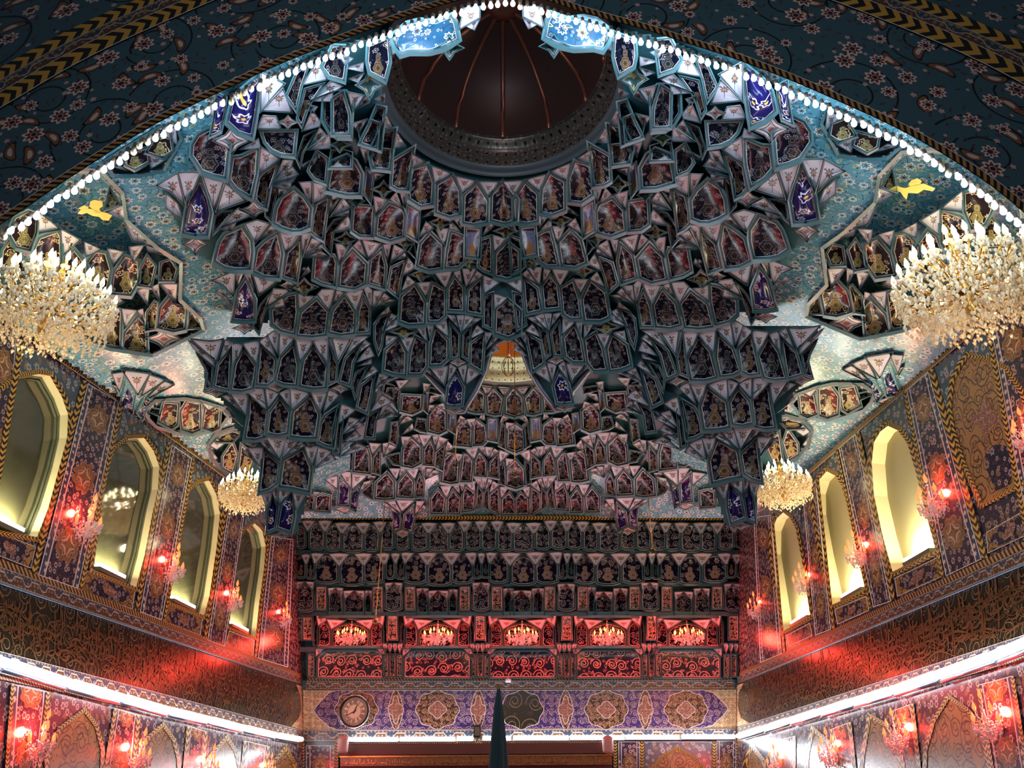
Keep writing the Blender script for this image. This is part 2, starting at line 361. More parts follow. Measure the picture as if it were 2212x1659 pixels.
# ------------------------------------------------------------------ mesh helpers
class MB:
    def __init__(s): s.v = []; s.f = []; s.mi = []; s.uv = []; s.un = []; s.mats = []; s.sm = []
    def mat(s, m):
        m = MT[m] if isinstance(m, str) else m
        if m not in s.mats: s.mats.append(m)
        return s.mats.index(m)
    def face(s, pts, m, uv=None, un=None, smooth=False):
        b = len(s.v); s.v += [tuple(float(c) for c in p) for p in pts]
        s.f.append(list(range(b, b + len(pts)))); s.mi.append(s.mat(m)); s.sm.append(smooth)
        uv = uv or [(0, 0)] * len(pts); s.uv += [(float(a), float(c)) for a, c in uv]
        un = un or [(0, 0)] * len(pts); s.un += [(float(a), float(c)) for a, c in un]
    def grid(s, rows, m, closed=False, uvs=None, smooth=True):
        """rows: list of rings of points -> quads"""
        for i in range(len(rows) - 1):
            n = len(rows[i]); k = n if closed else n - 1
            for j in range(k):
                j2 = (j + 1) % n
                uv = None
                if uvs: uv = [(uvs[i][j]), (uvs[i][j + 1]), (uvs[i + 1][j + 1]), (uvs[i + 1][j])]
                s.face([rows[i][j], rows[i][j2], rows[i + 1][j2], rows[i + 1][j]], m, uv, None, smooth)
    def box(s, c, d, m, R=None):
        c = np.array(c, float); P = []
        for i in (-1, 1):
            for j in (-1, 1):
                for k in (-1, 1):
                    q = np.array([i * d[0] / 2, j * d[1] / 2, k * d[2] / 2])
                    P.append(c + (R @ q if R is not None else q))
        for f in [(0, 1, 3, 2), (4, 6, 7, 5), (0, 4, 5, 1), (2, 3, 7, 6), (0, 2, 6, 4), (1, 5, 7, 3)]: s.face([P[i] for i in f], m)
    def lathe(s, prof, m, c=(0, 0, 0), n=16, uvk=None):
        rows = [[(c[0] + r * math.cos(2 * math.pi * j / n), c[1] + r * math.sin(2 * math.pi * j / n), c[2] + z) for j in range(n)] for r, z in prof]
        uvs = None
        if uvk: uvs = [[(2 * math.pi * j / n * uvk, z) for j in range(n + 1)] for r, z in prof]
        s.grid(rows, m, True, uvs)
    def tube(s, pts, r, m, n=6):
        pts = [np.array(p, float) for p in pts]; rows = []
        for i, p in enumerate(pts):
            d = pts[min(i + 1, len(pts) - 1)] - pts[max(i - 1, 0)]; d /= np.linalg.norm(d) + 1e-9
            a = np.cross(d, [0, 0, 1.]) if abs(d[2]) < .9 else np.cross(d, [1., 0, 0]); a /= np.linalg.norm(a); b = np.cross(d, a)
            rr = r[i] if isinstance(r, (list, tuple)) else r
            rows.append([p + rr * (math.cos(2 * math.pi * j / n) * a + math.sin(2 * math.pi * j / n) * b) for j in range(n)])
        s.grid(rows, m, True)
        s.face(rows[0][::-1], m); s.face(rows[-1], m)
    def octa(s, c, r, h, m):
        c = np.array(c); q = [c + np.array([r * math.cos(a), r * math.sin(a), 0]) for a in (0, 1.57, 3.14, 4.71)]
        t = c + np.array([0, 0, h * .45]); b = c - np.array([0, 0, h * .55])
        for i in range(4): s.face([q[i], q[(i + 1) % 4], t], m); s.face([q[(i + 1) % 4], q[i], b], m)
    def build(s, name, parent=None, weld=True):
        me = bpy.data.meshes.new(name); me.from_pydata(s.v, [], s.f)
        for m in s.mats: me.materials.append(m)
        me.polygons.foreach_set('material_index', s.mi); me.polygons.foreach_set('use_smooth', s.sm)
        l = me.uv_layers.new(name='UVMap'); l.data.foreach_set('uv', [c for q in s.uv for c in q])
        l = me.uv_layers.new(name='UVN'); l.data.foreach_set('uv', [c for q in s.un for c in q])
        if weld:
            bm = bmesh.new(); bm.from_mesh(me); bmesh.ops.remove_doubles(bm, verts=bm.verts, dist=1e-5); bm.to_mesh(me); bm.free()
        o = bpy.data.objects.new(name, me); COL.objects.link(o)
        if parent: o.parent = parent
        return o
def tag(o, label=None, cat=None, group=None, kind=None):
    if label: o['label'] = label
    if cat: o['category'] = cat
    if group: o['group'] = group
    if kind: o['kind'] = kind
    return o
def empty(name, loc=(0, 0, 0), rz=0):
    o = bpy.data.objects.new(name, None); COL.objects.link(o); o.location = loc; o.rotation_euler = (0, 0, rz); o.empty_display_size = .1; return o
def copy_tree(o, parent=None):
    c = o.copy(); COL.objects.link(c)
    if parent: c.parent = parent
    for ch in list(o.children): copy_tree(ch, c)
    return c
def light(name, kind, loc, power, col, parent=None, **k):
    l = bpy.data.lights.new(name, kind); l.energy = power; l.color = col
    for a, b in k.items(): setattr(l, a, b)
    o = bpy.data.objects.new(name, l); COL.objects.link(o); o.location = loc
    if parent: o.parent = parent
    return o

def area2(p): return sum(p[i][0] * p[(i + 1) % len(p)][1] - p[(i + 1) % len(p)][0] * p[i][1] for i in range(len(p))) / 2
def offset(poly, d):
    """offset a 2D polygon outward by d (mitred, clamped)"""
    n = len(poly); s = 1 if area2(poly) > 0 else -1; out = []
    for i in range(n):
        a = np.array(poly[i - 1], float); b = np.array(poly[i], float); c = np.array(poly[(i + 1) % n], float)
        e1 = b - a; e2 = c - b; e1 /= np.linalg.norm(e1) + 1e-9; e2 /= np.linalg.norm(e2) + 1e-9
        n1 = np.array([e1[1], -e1[0]]) * s; n2 = np.array([e2[1], -e2[0]]) * s
        m = n1 + n2; L = np.linalg.norm(m)
        if L < .3: m = n1 * 2; L = 2
        m /= L; k = d / max(.45, m @ n1)
        out.append(tuple(b + m * k))
    return out
def resample(poly, step):
    out = []
    n = len(poly)
    for i in range(n):
        a = np.array(poly[i], float); b = np.array(poly[(i + 1) % n], float); k = max(1, int(round(np.linalg.norm(b - a) / step)))
        for j in range(k): out.append(tuple(a + (b - a) * j / k))
    return out
def uvof(pt, o, ax, ay, sc_=1): q = np.array(pt) - o; return (q @ ax * sc_, q @ ay * sc_)

def panel(mb, poly, surf, kind='panel', depth=.16, convex=False, rim=None, ledge=True, seed=0):
    """one framed tile panel traced as poly (photo px) standing on surface surf, real thickness, hollowed field"""
    poly = [tuple(p) for p in poly]
    if area2(poly) > 0: poly = poly[::-1]
    c = np.mean(poly, axis=0); A = abs(area2(poly)); S = math.sqrt(max(A, 4))
    small = kind in ('white', 'pale')
    fr = rim if rim is not None else (min(3.2, .07 * S) if small else min(9, max(2.4, .115 * S)))
    if rim is None: poly = offset(poly, 1.6 if small else 1.0)
    P0 = surf(*c); sp = np.linalg.norm(P0 - EYE) / F   # metres per px here
    ys = [p[1] for p in poly]; y0, y1 = min(ys), max(ys); xs = [p[0] for p in poly]; x0, x1 = min(xs), max(xs)
    k = depth
    step = max(7.0, S * .3)
    base = resample(poly, step)
    def lift(p):   # tiers lean: top set back, bottom edge comes forward; white leaves the other way
        t = (p[1] - y0) / max(1e-6, y1 - y0)
        return (-.5 * (1 - t) * k * .8) if small else (-(t - .5) * k * .8)
    led = 1.0
    def ring(d, o, frm=base, ledg=False):
        q = offset(frm, d) if abs(d) > 1e-6 else frm
        out = []
        for i, (a, b) in enumerate(q):
            if ledg and not small and ledge and frm[i][1] > y0 + .72 * (y1 - y0): b = b + fr * .55
            out.append(((a, b), surf(a, b, o + lift(frm[i]))))
        return out
    cf = k if small else k
    R = [ring(fr, cf * 1.2, ledg=True), ring(fr * .95, -.03 * 1, ledg=True), ring(fr * .45, -.035), ring(.0, .03 if not small else .0), ]
    mats = ['teal', 'teal', 'teal' if not small else 'dark']
    li = min(.9, .026 * S)
    if not small:
        R += [ring(-fr * .12, k * .38), ring(-fr * .12 - li * .8, k * .42), ring(-fr * .12 - li * 1.9, k * .45)]
        mats += ['teal', 'dark', 'line']
    else:
        R += [ring(-min(1.4, .03 * S), .012)]; mats += ['dark']
    ox = P0; rr = surf(c[0] + 4, c[1]) - P0; ax = rr / np.linalg.norm(rr); uu = surf(c[0], c[1] - 4) - P0; ay = uu - (uu @ ax) * ax; ay /= np.linalg.norm(ay)
    for i in range(len(R) - 1):
        n = len(base)
        for j in range(n):
            j2 = (j + 1) % n
            mb.face([R[i][j][1], R[i][j2][1], R[i + 1][j2][1], R[i + 1][j][1]], mats[i], None, None, False)
    last = R[-1]
    dist = np.linalg.norm(P0 - EYE)
    cen = surf(c[0], c[1], (k * (.5 if small else .9)) * (-.9 if convex else 1) + (0 if not small else -.02) if not small else .015)
    # intermediate ring for a rounded hollow
    off = np.array([random.uniform(0, 20), random.uniform(0, 20)])
    hw = max(1e-3, (x1 - x0) / 2); hh = max(1e-3, (y1 - y0) / 2)
    def uvs(p): a = uvof(p, ox, ax, ay); return (a[0] + off[0], a[1] + off[1])
    def uns(q): return ((q[0] - c[0]) / hw, -(q[1] - (y0 + y1) / 2) / hh)
    mid = []
    for (q, p) in last:
        m2 = (c[0] + (q[0] - c[0]) * .55, c[1] + (q[1] - c[1]) * .55)
        a = p * .55 + cen * .45
        if not small: a = a + (cen - P0) / (np.linalg.norm(cen - P0) + 1e-9) * .18 * k * (1)
        mid.append((m2, a))
    n = len(last); fm = kind
    if small and kind == 'pale': fm = 'pale'
    cq = tuple(c)
    for j in range(n):
        j2 = (j + 1) % n
        mb.face([last[j][1], last[j2][1], mid[j2][1], mid[j][1]], fm, [uvs(last[j][1]), uvs(last[j2][1]), uvs(mid[j2][1]), uvs(mid[j][1])], [uns(last[j][0]), uns(last[j2][0]), uns(mid[j2][0]), uns(mid[j][0])], not small)
        mb.face([mid[j][1], mid[j2][1], cen], fm, [uvs(mid[j][1]), uvs(mid[j2][1]), uvs(cen)], [uns(mid[j][0]), uns(mid[j2][0]), uns(cq)], not small)

def archpoly(xc, yt, yb, hw, rect=False):
    h = yb - yt
    if rect: return [(xc - hw, yt), (xc + hw, yt), (xc + hw, yb), (xc - hw, yb)]
    L = [(-1, .45), (-.93, .28), (-.72, .14), (-.38, .045), (0, 0), (.38, .045), (.72, .14), (.93, .28), (1, .45), (.97, .93), (.45, 1), (-.45, 1), (-.97, .93)]
    return [(xc + a * hw, yt + b * h) for a, b in L]
def starpoly(cx, cy, rx, ry):
    return [(cx - rx, cy), (cx - rx * .35, cy - ry * .4), (cx, cy - ry), (cx + rx * .35, cy - ry * .4), (cx + rx, cy), (cx + rx * .35, cy + ry * .4), (cx, cy + ry), (cx - rx * .35, cy + ry * .4)]
#@@DATA
CROPS = {'1': (360, 60, 5.53), '2': (360, 340, 5.53), '3': (360, 620, 5.53), '4': (360, 880, 5.53), '5': (720, 340, 5.53),
         '6': (720, 600, 5.53), '7': (720, 860, 5.53), '8': (0, 555, 2.989), '0': (0, 0, 2.989), 'c': (740, 0, 2.989)}
# traced panels: crop letter, then kind + vertices. p navy niche, q navy niche with gold medallion, P cobalt pendant face, w white leaf,
# S pale star foot, g dark rosette, y gold star, b pale blue upright panel, t turquoise star
BAY1 = '''
1 P 1080 600 880 770 790 900 740 1120 860 1230 1010 1280 1060 1000 1095 700
1 P 600 790 590 1000 530 1280 640 1230 690 1000 700 840
1 S 775 1350 190 145
1 w 1140 550 1390 670 1130 980
1 w 1385 750 1480 1000 1160 980
1 p 1690 440 1560 540 1490 700 1440 810 1540 960 1600 700
1 q 1860 680 1660 740 1620 900 1570 1080 1610 1150 1690 920
1 w 1800 420 1900 610 1640 670
1 p 1990 220 1900 400 1870 470 1950 570 2110 620 2140 380 2140 230
1 w 1960 650 2080 700 1990 760 1770 840
1 w 1980 770 1960 870 1720 870
1 w 1160 1060 1300 1070 1350 1200 1100 1190
1 S 1450 1130 105 70
1 w 1680 920 1790 950 1750 1010 1680 970
1 w 1740 1010 1830 1130 1820 1170 1640 1220
1 p 1900 780 1880 1100 1960 1220 2050 1280 2180 1285 2200 900 2130 780
1 p 1140 1240 1180 1360 1260 1450 1370 1500 1510 1515 1540 1240
1 q 1770 1240 1650 1300 1560 1560 1590 1640 1620 1500
1 w 1830 1210 1900 1280 1710 1440
1 w 1940 1290 1950 1430 1700 1450
1 y 2070 1400 95 70
1 w 1090 1340 1110 1430 890 1450
1 p 1980 1480 1950 1659 2200 1659 2200 1500 2100 1470
1 w 450 1000 550 980 550 1060
2 p 1740 60 1700 160 1770 250 1890 295 1915 20 1800 -60
2 w 1620 95 1790 10 1760 70 1640 115
c p 110 830 180 780 230 800 215 950 130 930
c w 70 800 150 775 105 850
3 g 1640 0 140 90
c w 120 960 190 975 150 1040
2 p 510 -320 390 -260 320 -150 310 -30 430 150 560 200 690 230 720 -50 735 -150
2 p 1080 -90 890 0 800 10 760 260 850 370 1000 460 1060 200
2 w 1130 -110 1330 20 1110 180
2 q 1320 90 1190 160 1110 240 1065 490 1120 560 1185 590 1230 350
2 w 1400 40 1500 40 1480 110 1310 260
2 w 1500 130 1560 200 1280 300
2 w 1540 230 1500 290 1270 340
2 w 1480 310 1470 380 1280 345
2 w 1345 385 1430 395 1345 470
2 w 150 190 385 190 240 560
2 w 440 225 670 290 560 610
2 w 705 325 930 515 610 630
2 w 120 205 205 560 60 400 -100 335
2 w 0 450 120 560 190 740 0 600
2 P 395 300 270 510 205 890 345 920 475 915 520 670 480 480
2 S 340 1040 130 110
2 S 1040 630 140 90
2 w 860 620 1000 690 650 830
2 p 790 640 660 660 590 700 560 900 600 860
2 w 820 790 770 870 640 860
2 p 1520 390 1380 490 1320 620 1300 780 1390 830 1500 865 1600 860 1690 820 1710 610 1640 500
2 w 1600 310 1720 300 1720 540
2 w 1760 310 1880 340 1950 430 1765 550
2 q 1930 490 1800 560 1760 690 1740 890 1800 940 1860 970
2 w 1975 455 2060 495 1945 660
2 w 2110 500 2190 600 1970 700
2 w 2170 640 2170 690 1960 710
2 q 2130 720 2010 760 1900 900 1880 1060 1950 1130 1980 900
2 w 2165 720 2195 790 2180 860 2010 890
2 p 1220 390 1310 380 1240 740 1190 690
2 w 950 800 1080 760 1220 800 1060 1000
2 w 1245 830 1310 870 1130 970
2 p 895 845 700 930 640 1020 585 1230 700 1300 800 1320 985 1320 1010 1130 1000 1000
2 p 1320 920 1170 1020 1090 1100 1045 1350 1180 1410 1330 1420 1370 1150
2 w 1360 900 1440 930 1580 940 1430 1130
2 q 1590 1000 1450 1140 1400 1420 1545 1470 1590 1200
2 w 1620 930 1700 910 1720 960 1630 1170
2 w 1730 970 1840 1020 1640 1180
2 w 1850 1050 1850 1110 1650 1190
2 w 1840 1130 1930 1180 1680 1195
2 w 1690 1320 1710 1360 1600 1450
2 p 1780 1190 1990 1180 2020 1250 2000 1520 1860 1490 1760 1440
2 w 2030 1045 2180 1050 2070 1260
2 w 840 1390 910 1380 845 1540
2 w 930 1390 990 1380 1060 1620
2 w 1040 1400 1320 1470 1110 1630
2 w 810 1370 790 1640 690 1520 560 1470
2 S 1450 1530 80 55
3 P 940 -80 860 50 800 380 920 395 1040 385 1050 150
3 S 930 490 120 60
3 w 600 60 640 30 790 200
3 p 1240 70 1130 220 1040 460 1100 540 1140 350 1190 200
3 w 1290 30 1470 45 1190 230
3 w 1380 150 1400 230 1200 265
3 p 1540 90 1450 110 1260 280 1270 430 1370 510 1520 545 1550 300
3 w 1580 90 1640 120 1750 120 1590 260
3 p 1790 155 1610 310 1570 565 1740 580 1890 560 1920 300
3 w 1860 40 2000 40 1940 270 1815 90
3 w 2040 45 2110 75 2000 200
3 p 2120 110 1990 260 1950 540 2100 570 2230 560 2260 330
3 w 310 630 540 660 660 635 590 870
3 w 710 640 790 670 640 860
3 w 800 680 900 690 800 970
3 w 925 680 1100 650 1085 940
3 w 1120 655 1200 590 1300 830
3 w 1215 580 1290 530 1330 540 1320 780
3 w 1360 550 1520 600 1355 810
3 w 1550 615 1740 650 1600 890
3 w 1765 650 1920 600 1920 960
3 w 1935 600 2190 610 2040 900
3 p 760 760 620 930 580 1180 740 1220
3 p 925 750 830 920 780 1220 910 1230 1020 1200 1060 950
3 q 1130 700 1110 900 1085 1150 1200 1160 1280 1110 1290 870
3 p 1510 700 1370 850 1310 1110 1400 1150 1540 1160 1560 950
3 p 1755 710 1640 880 1600 1170 1740 1200 1890 1190 1910 950
3 q 1945 640 1990 850 2030 930 2020 1110 1940 1150
3 p 350 780 460 960 490 1040 460 1220 530 1190 540 960
3 w 250 640 560 860 570 940 320 720
3 S 590 1260 120 50
3 S 1320 1200 110 50
3 S 2060 1220 110 60
3 w 690 1310 760 1290 920 1500
3 w 770 1280 960 1290 950 1520
3 w 990 1270 1060 1220 1150 1220 1190 1460
3 w 1190 1220 1330 1270 1215 1430
3 w 1360 1270 1460 1220 1470 1420
3 w 1485 1215 1690 1270 1500 1450
3 w 1740 1265 1910 1250 1830 1480
3 w 1945 1240 2050 1280 1880 1480
3 w 720 1450 850 1600 920 1659 700 1480
4 q 1000 -120 990 100 945 360 1060 370 1170 340 1195 60 1170 -20
4 q 1355 -100 1240 60 1210 300 1330 320 1435 300 1460 60
4 q 1720 -120 1520 50 1490 330 1620 350 1775 350 1810 90
4 q 2050 0 1900 100 1850 200 1820 400 1900 440 1985 460
4 S 1030 430 90 45
4 S 1720 430 70 40
4 w 1110 400 1180 370 1330 600
4 w 1190 355 1320 370 1430 340 1350 600
4 w 1450 350 1590 380 1380 600
4 w 1620 400 1660 440 1390 610
4 w 985 490 1140 490 1130 720
4 w 930 530 970 500 1110 700
4 w 1665 475 1800 470 1730 700
4 w 1820 480 1960 530 1780 700
4 w 1960 560 2010 620 1770 740
4 q 1165 520 1150 700 1115 1000 1230 960 1310 900 1340 680
4 q 1625 510 1400 640 1360 930 1510 950 1690 990 1720 740
4 w 1150 1050 1250 1020 1210 1220
4 w 1270 1010 1330 940 1320 1170
4 w 1350 950 1485 1000 1350 1150
4 w 1515 1010 1650 1030 1550 1200
4 P 1270 1060 1220 1200 1200 1480 1290 1440 1320 1200
4 P 1500 1020 1380 1150 1330 1430 1480 1480 1520 1300
4 S 1370 1530 110 40
5 q 950 -100 720 40 700 330 770 370 890 380 910 180
5 q 1120 95 950 150 920 330 915 490 1040 570 1170 550 1185 300
5 q 1415 230 1250 330 1240 650 1390 700 1510 670 1500 400
5 q 1710 325 1570 460 1560 770 1680 790 1830 760 1840 520
5 q 2025 310 1900 450 1890 740 2050 780 2180 740 2190 500
5 w 950 -20 1090 60 950 110
5 w 1190 120 1400 200 1225 300
5 w 1480 240 1690 290 1545 420
5 w 1760 300 1970 305 1860 460
5 b 900 580 1020 650 1000 980 870 900
5 b 1590 850 1750 860 1740 1190 1585 1170
5 b 400 140 480 190 440 520 370 420
5 q 160 -10 0 60 -60 380 150 430 310 430 330 200 250 50
5 p 490 -100 460 60 530 130 670 150 680 -80
5 w 500 200 600 210 500 270
5 g 600 380 120 85
5 w 490 475 640 510 515 680
5 w 750 430 690 500 820 610
5 w 805 430 890 430 850 580
5 w -10 450 80 470 0 530
5 w 125 500 190 560 205 610 0 690
5 y 270 520 80 60
5 y 860 1020 80 60
5 y 1640 1280 75 60
5 p 250 580 230 870 320 930 455 935 475 600
5 q 670 560 540 700 515 930 680 985 830 940 850 700 820 620
5 p 1160 910 1050 1030 1010 1290 1140 1340 1290 1320 1300 1050
5 q 1410 900 1370 1100 1345 1310 1480 1310 1560 1240 1560 960 1480 920
5 w 1200 630 1210 670 1060 730
5 w 1110 780 1190 850 1030 950
5 w 1240 870 1370 860 1320 1050
5 w 1400 770 1520 890 1395 850
5 w 1455 745 1520 735 1535 860
5 w 1860 780 1910 820 1790 930
5 w 1920 940 2050 980 1930 1120
5 q 1880 950 1770 990 1740 1290 1800 1340 1885 1370
5 p 2080 1020 1950 1150 1940 1410 2080 1440 2212 1400 2212 1130
5 g 1280 780 120 75
5 g 2060 880 120 70
5 g 150 980 120 80
5 g 1050 1400 110 65
5 w 40 1045 200 1050 75 1260
5 w 310 1000 250 1060 390 1190
5 w 360 995 560 1040 430 1200
5 w 605 1050 680 1050 645 1220
5 w 730 1055 850 1120 690 1260
5 w 850 1150 870 1190 710 1250
5 p 230 1120 100 1270 75 1530 250 1560 370 1500 390 1280
5 q 570 1110 450 1230 430 1500 600 1550 620 1300
5 q 850 1250 700 1320 660 1560 770 1650 800 1450
5 w 900 1220 980 1320 830 1410
5 w 890 1430 970 1500 820 1600
5 p 960 1050 910 1120 980 1190
5 w 1230 1390 1410 1370 1345 1550
5 w 1450 1380 1510 1360 1540 1520
5 w 1550 1340 1700 1340 1590 1540
5 w 1720 1370 1780 1410 1620 1520
5 w 1800 1420 1970 1490 1810 1610
5 w 1020 1510 1160 1500 1110 1650
5 w 1175 1400 1230 1470 1310 1570
6 q 1450 0 1380 120 1375 380 1550 390 1550 120
6 q 1760 20 1620 150 1605 400 1770 430
6 p 970 90 820 230 800 510 900 550 1080 540 1090 300
6 p 1190 80 1140 300 1140 510 1260 510 1330 450 1330 160
6 p 1900 190 1810 220 1800 560 1895 605
6 w 1930 200 2060 240 1930 370
6 q 2080 265 1950 380 1940 650 2090 700 2220 650 2230 400
6 w 45 160 110 180 0 320
6 w 155 185 350 155 275 380
6 w 375 130 410 110 465 160 460 370
6 w 480 165 600 170 480 360
6 w 605 190 665 240 490 370
6 w 670 270 750 270 500 370
6 p 130 230 0 400 -40 640 90 670 240 650 250 380
6 q 360 230 310 400 290 650 420 640 430 380
6 w 660 360 670 410 540 460
6 w 700 440 750 460 610 620
6 w 750 500 760 570 600 640
6 p 660 430 560 480 500 560 500 740 540 880 570 800 600 600
6 w 0 730 220 710 60 980
6 w 260 710 410 700 160 900
6 w 380 750 430 790 270 920
6 w 430 830 480 930 290 1000
6 w 450 980 450 1020 280 1070
6 p 350 770 150 960 80 1230 190 1270 230 1000
6 w 480 1060 520 1110 350 1220
6 p 400 1070 280 1140 230 1300 260 1420 300 1280
6 q 480 1180 340 1290 290 1550 400 1600 440 1400
6 p 780 740 630 870 610 1100 740 1140 850 1150 860 900
6 p 980 710 925 900 905 1140 1050 1140 1110 1050 1110 780
6 w 820 730 950 720 890 880
6 w 1010 610 1090 580 1120 760
6 w 1130 570 1190 570 1150 720
6 w 640 700 750 710 630 800
6 p 1220 610 1170 800 1160 1035 1280 1030 1360 960 1360 750
6 w 1230 570 1340 510 1370 690
6 q 1400 560 1420 950 1490 940 1500 680
6 w 1370 450 1460 460 1500 600
6 w 1470 460 1560 450 1525 650
6 w 1580 450 1670 480 1540 640
6 w 1690 490 1760 490 1560 640
6 w 1720 580 1790 640 1640 720
6 q 1640 580 1560 680 1550 930 1610 970
6 p 1800 680 1650 790 1640 1030 1770 1110
6 w 1820 660 1890 660 1810 810
6 w 1930 680 1960 720 1820 880
6 w 1930 820 1970 860 1830 940
6 S 1490 1010 90 50
6 w 1120 1110 1150 1090 1310 1260
6 w 1160 1090 1360 1060 1320 1260
6 w 1400 1030 1460 1080 1370 1240
6 w 1500 1070 1590 1040 1560 1250
6 w 1620 1070 1740 1140 1590 1260
6 P 1465 1150 1380 1290 1355 1510 1440 1520 1530 1510 1550 1320
6 S 1450 1580 110 50
6 w 560 1150 650 1180 510 1290
6 w 580 1230 720 1200 500 1330
6 w 590 1410 690 1480 440 1600
6 g 840 640 160 70
6 S 90 1320 100 50
7 w 110 80 250 140 70 290
7 w 200 240 300 260 120 420
7 w 300 290 350 320 110 450
7 w 270 400 310 450 100 550
7 w 120 530 240 520 90 640
7 w 290 550 400 590 100 690
7 p 60 130 0 400 10 640 70 670 90 400 100 250
7 w 660 100 720 150 540 250
7 w 680 170 740 210 510 260
7 p 560 130 420 220 380 460 480 470 500 280
c t 330 235 420 160 500 140 600 150 700 110 720 150 740 250 640 300 560 320 430 320 380 335 350 290
c y 690 310 75 60
c w 790 60 880 50 880 110 760 180
c w 880 130 850 190 810 170
c q 170 300 290 250 300 400 270 510 180 460 165 400
c w 300 270 340 240 360 330 320 350
c w 30 440 130 410 130 460
c w 50 510 130 480 100 530
c y 175 550 75 75
c w 280 750 320 830 250 820
c w 215 640 270 610 270 660
c w 350 860 400 940 340 950
c p 225 690 270 700 240 960 120 920 180 800
c p 335 840 300 1090 200 1080 180 990 240 860
c w 40 600 130 620 70 710
c w 150 630 170 660 100 700
c p 0 600 40 740 40 860 -60 860 -60 640
c w -20 350 60 380 20 420
'''
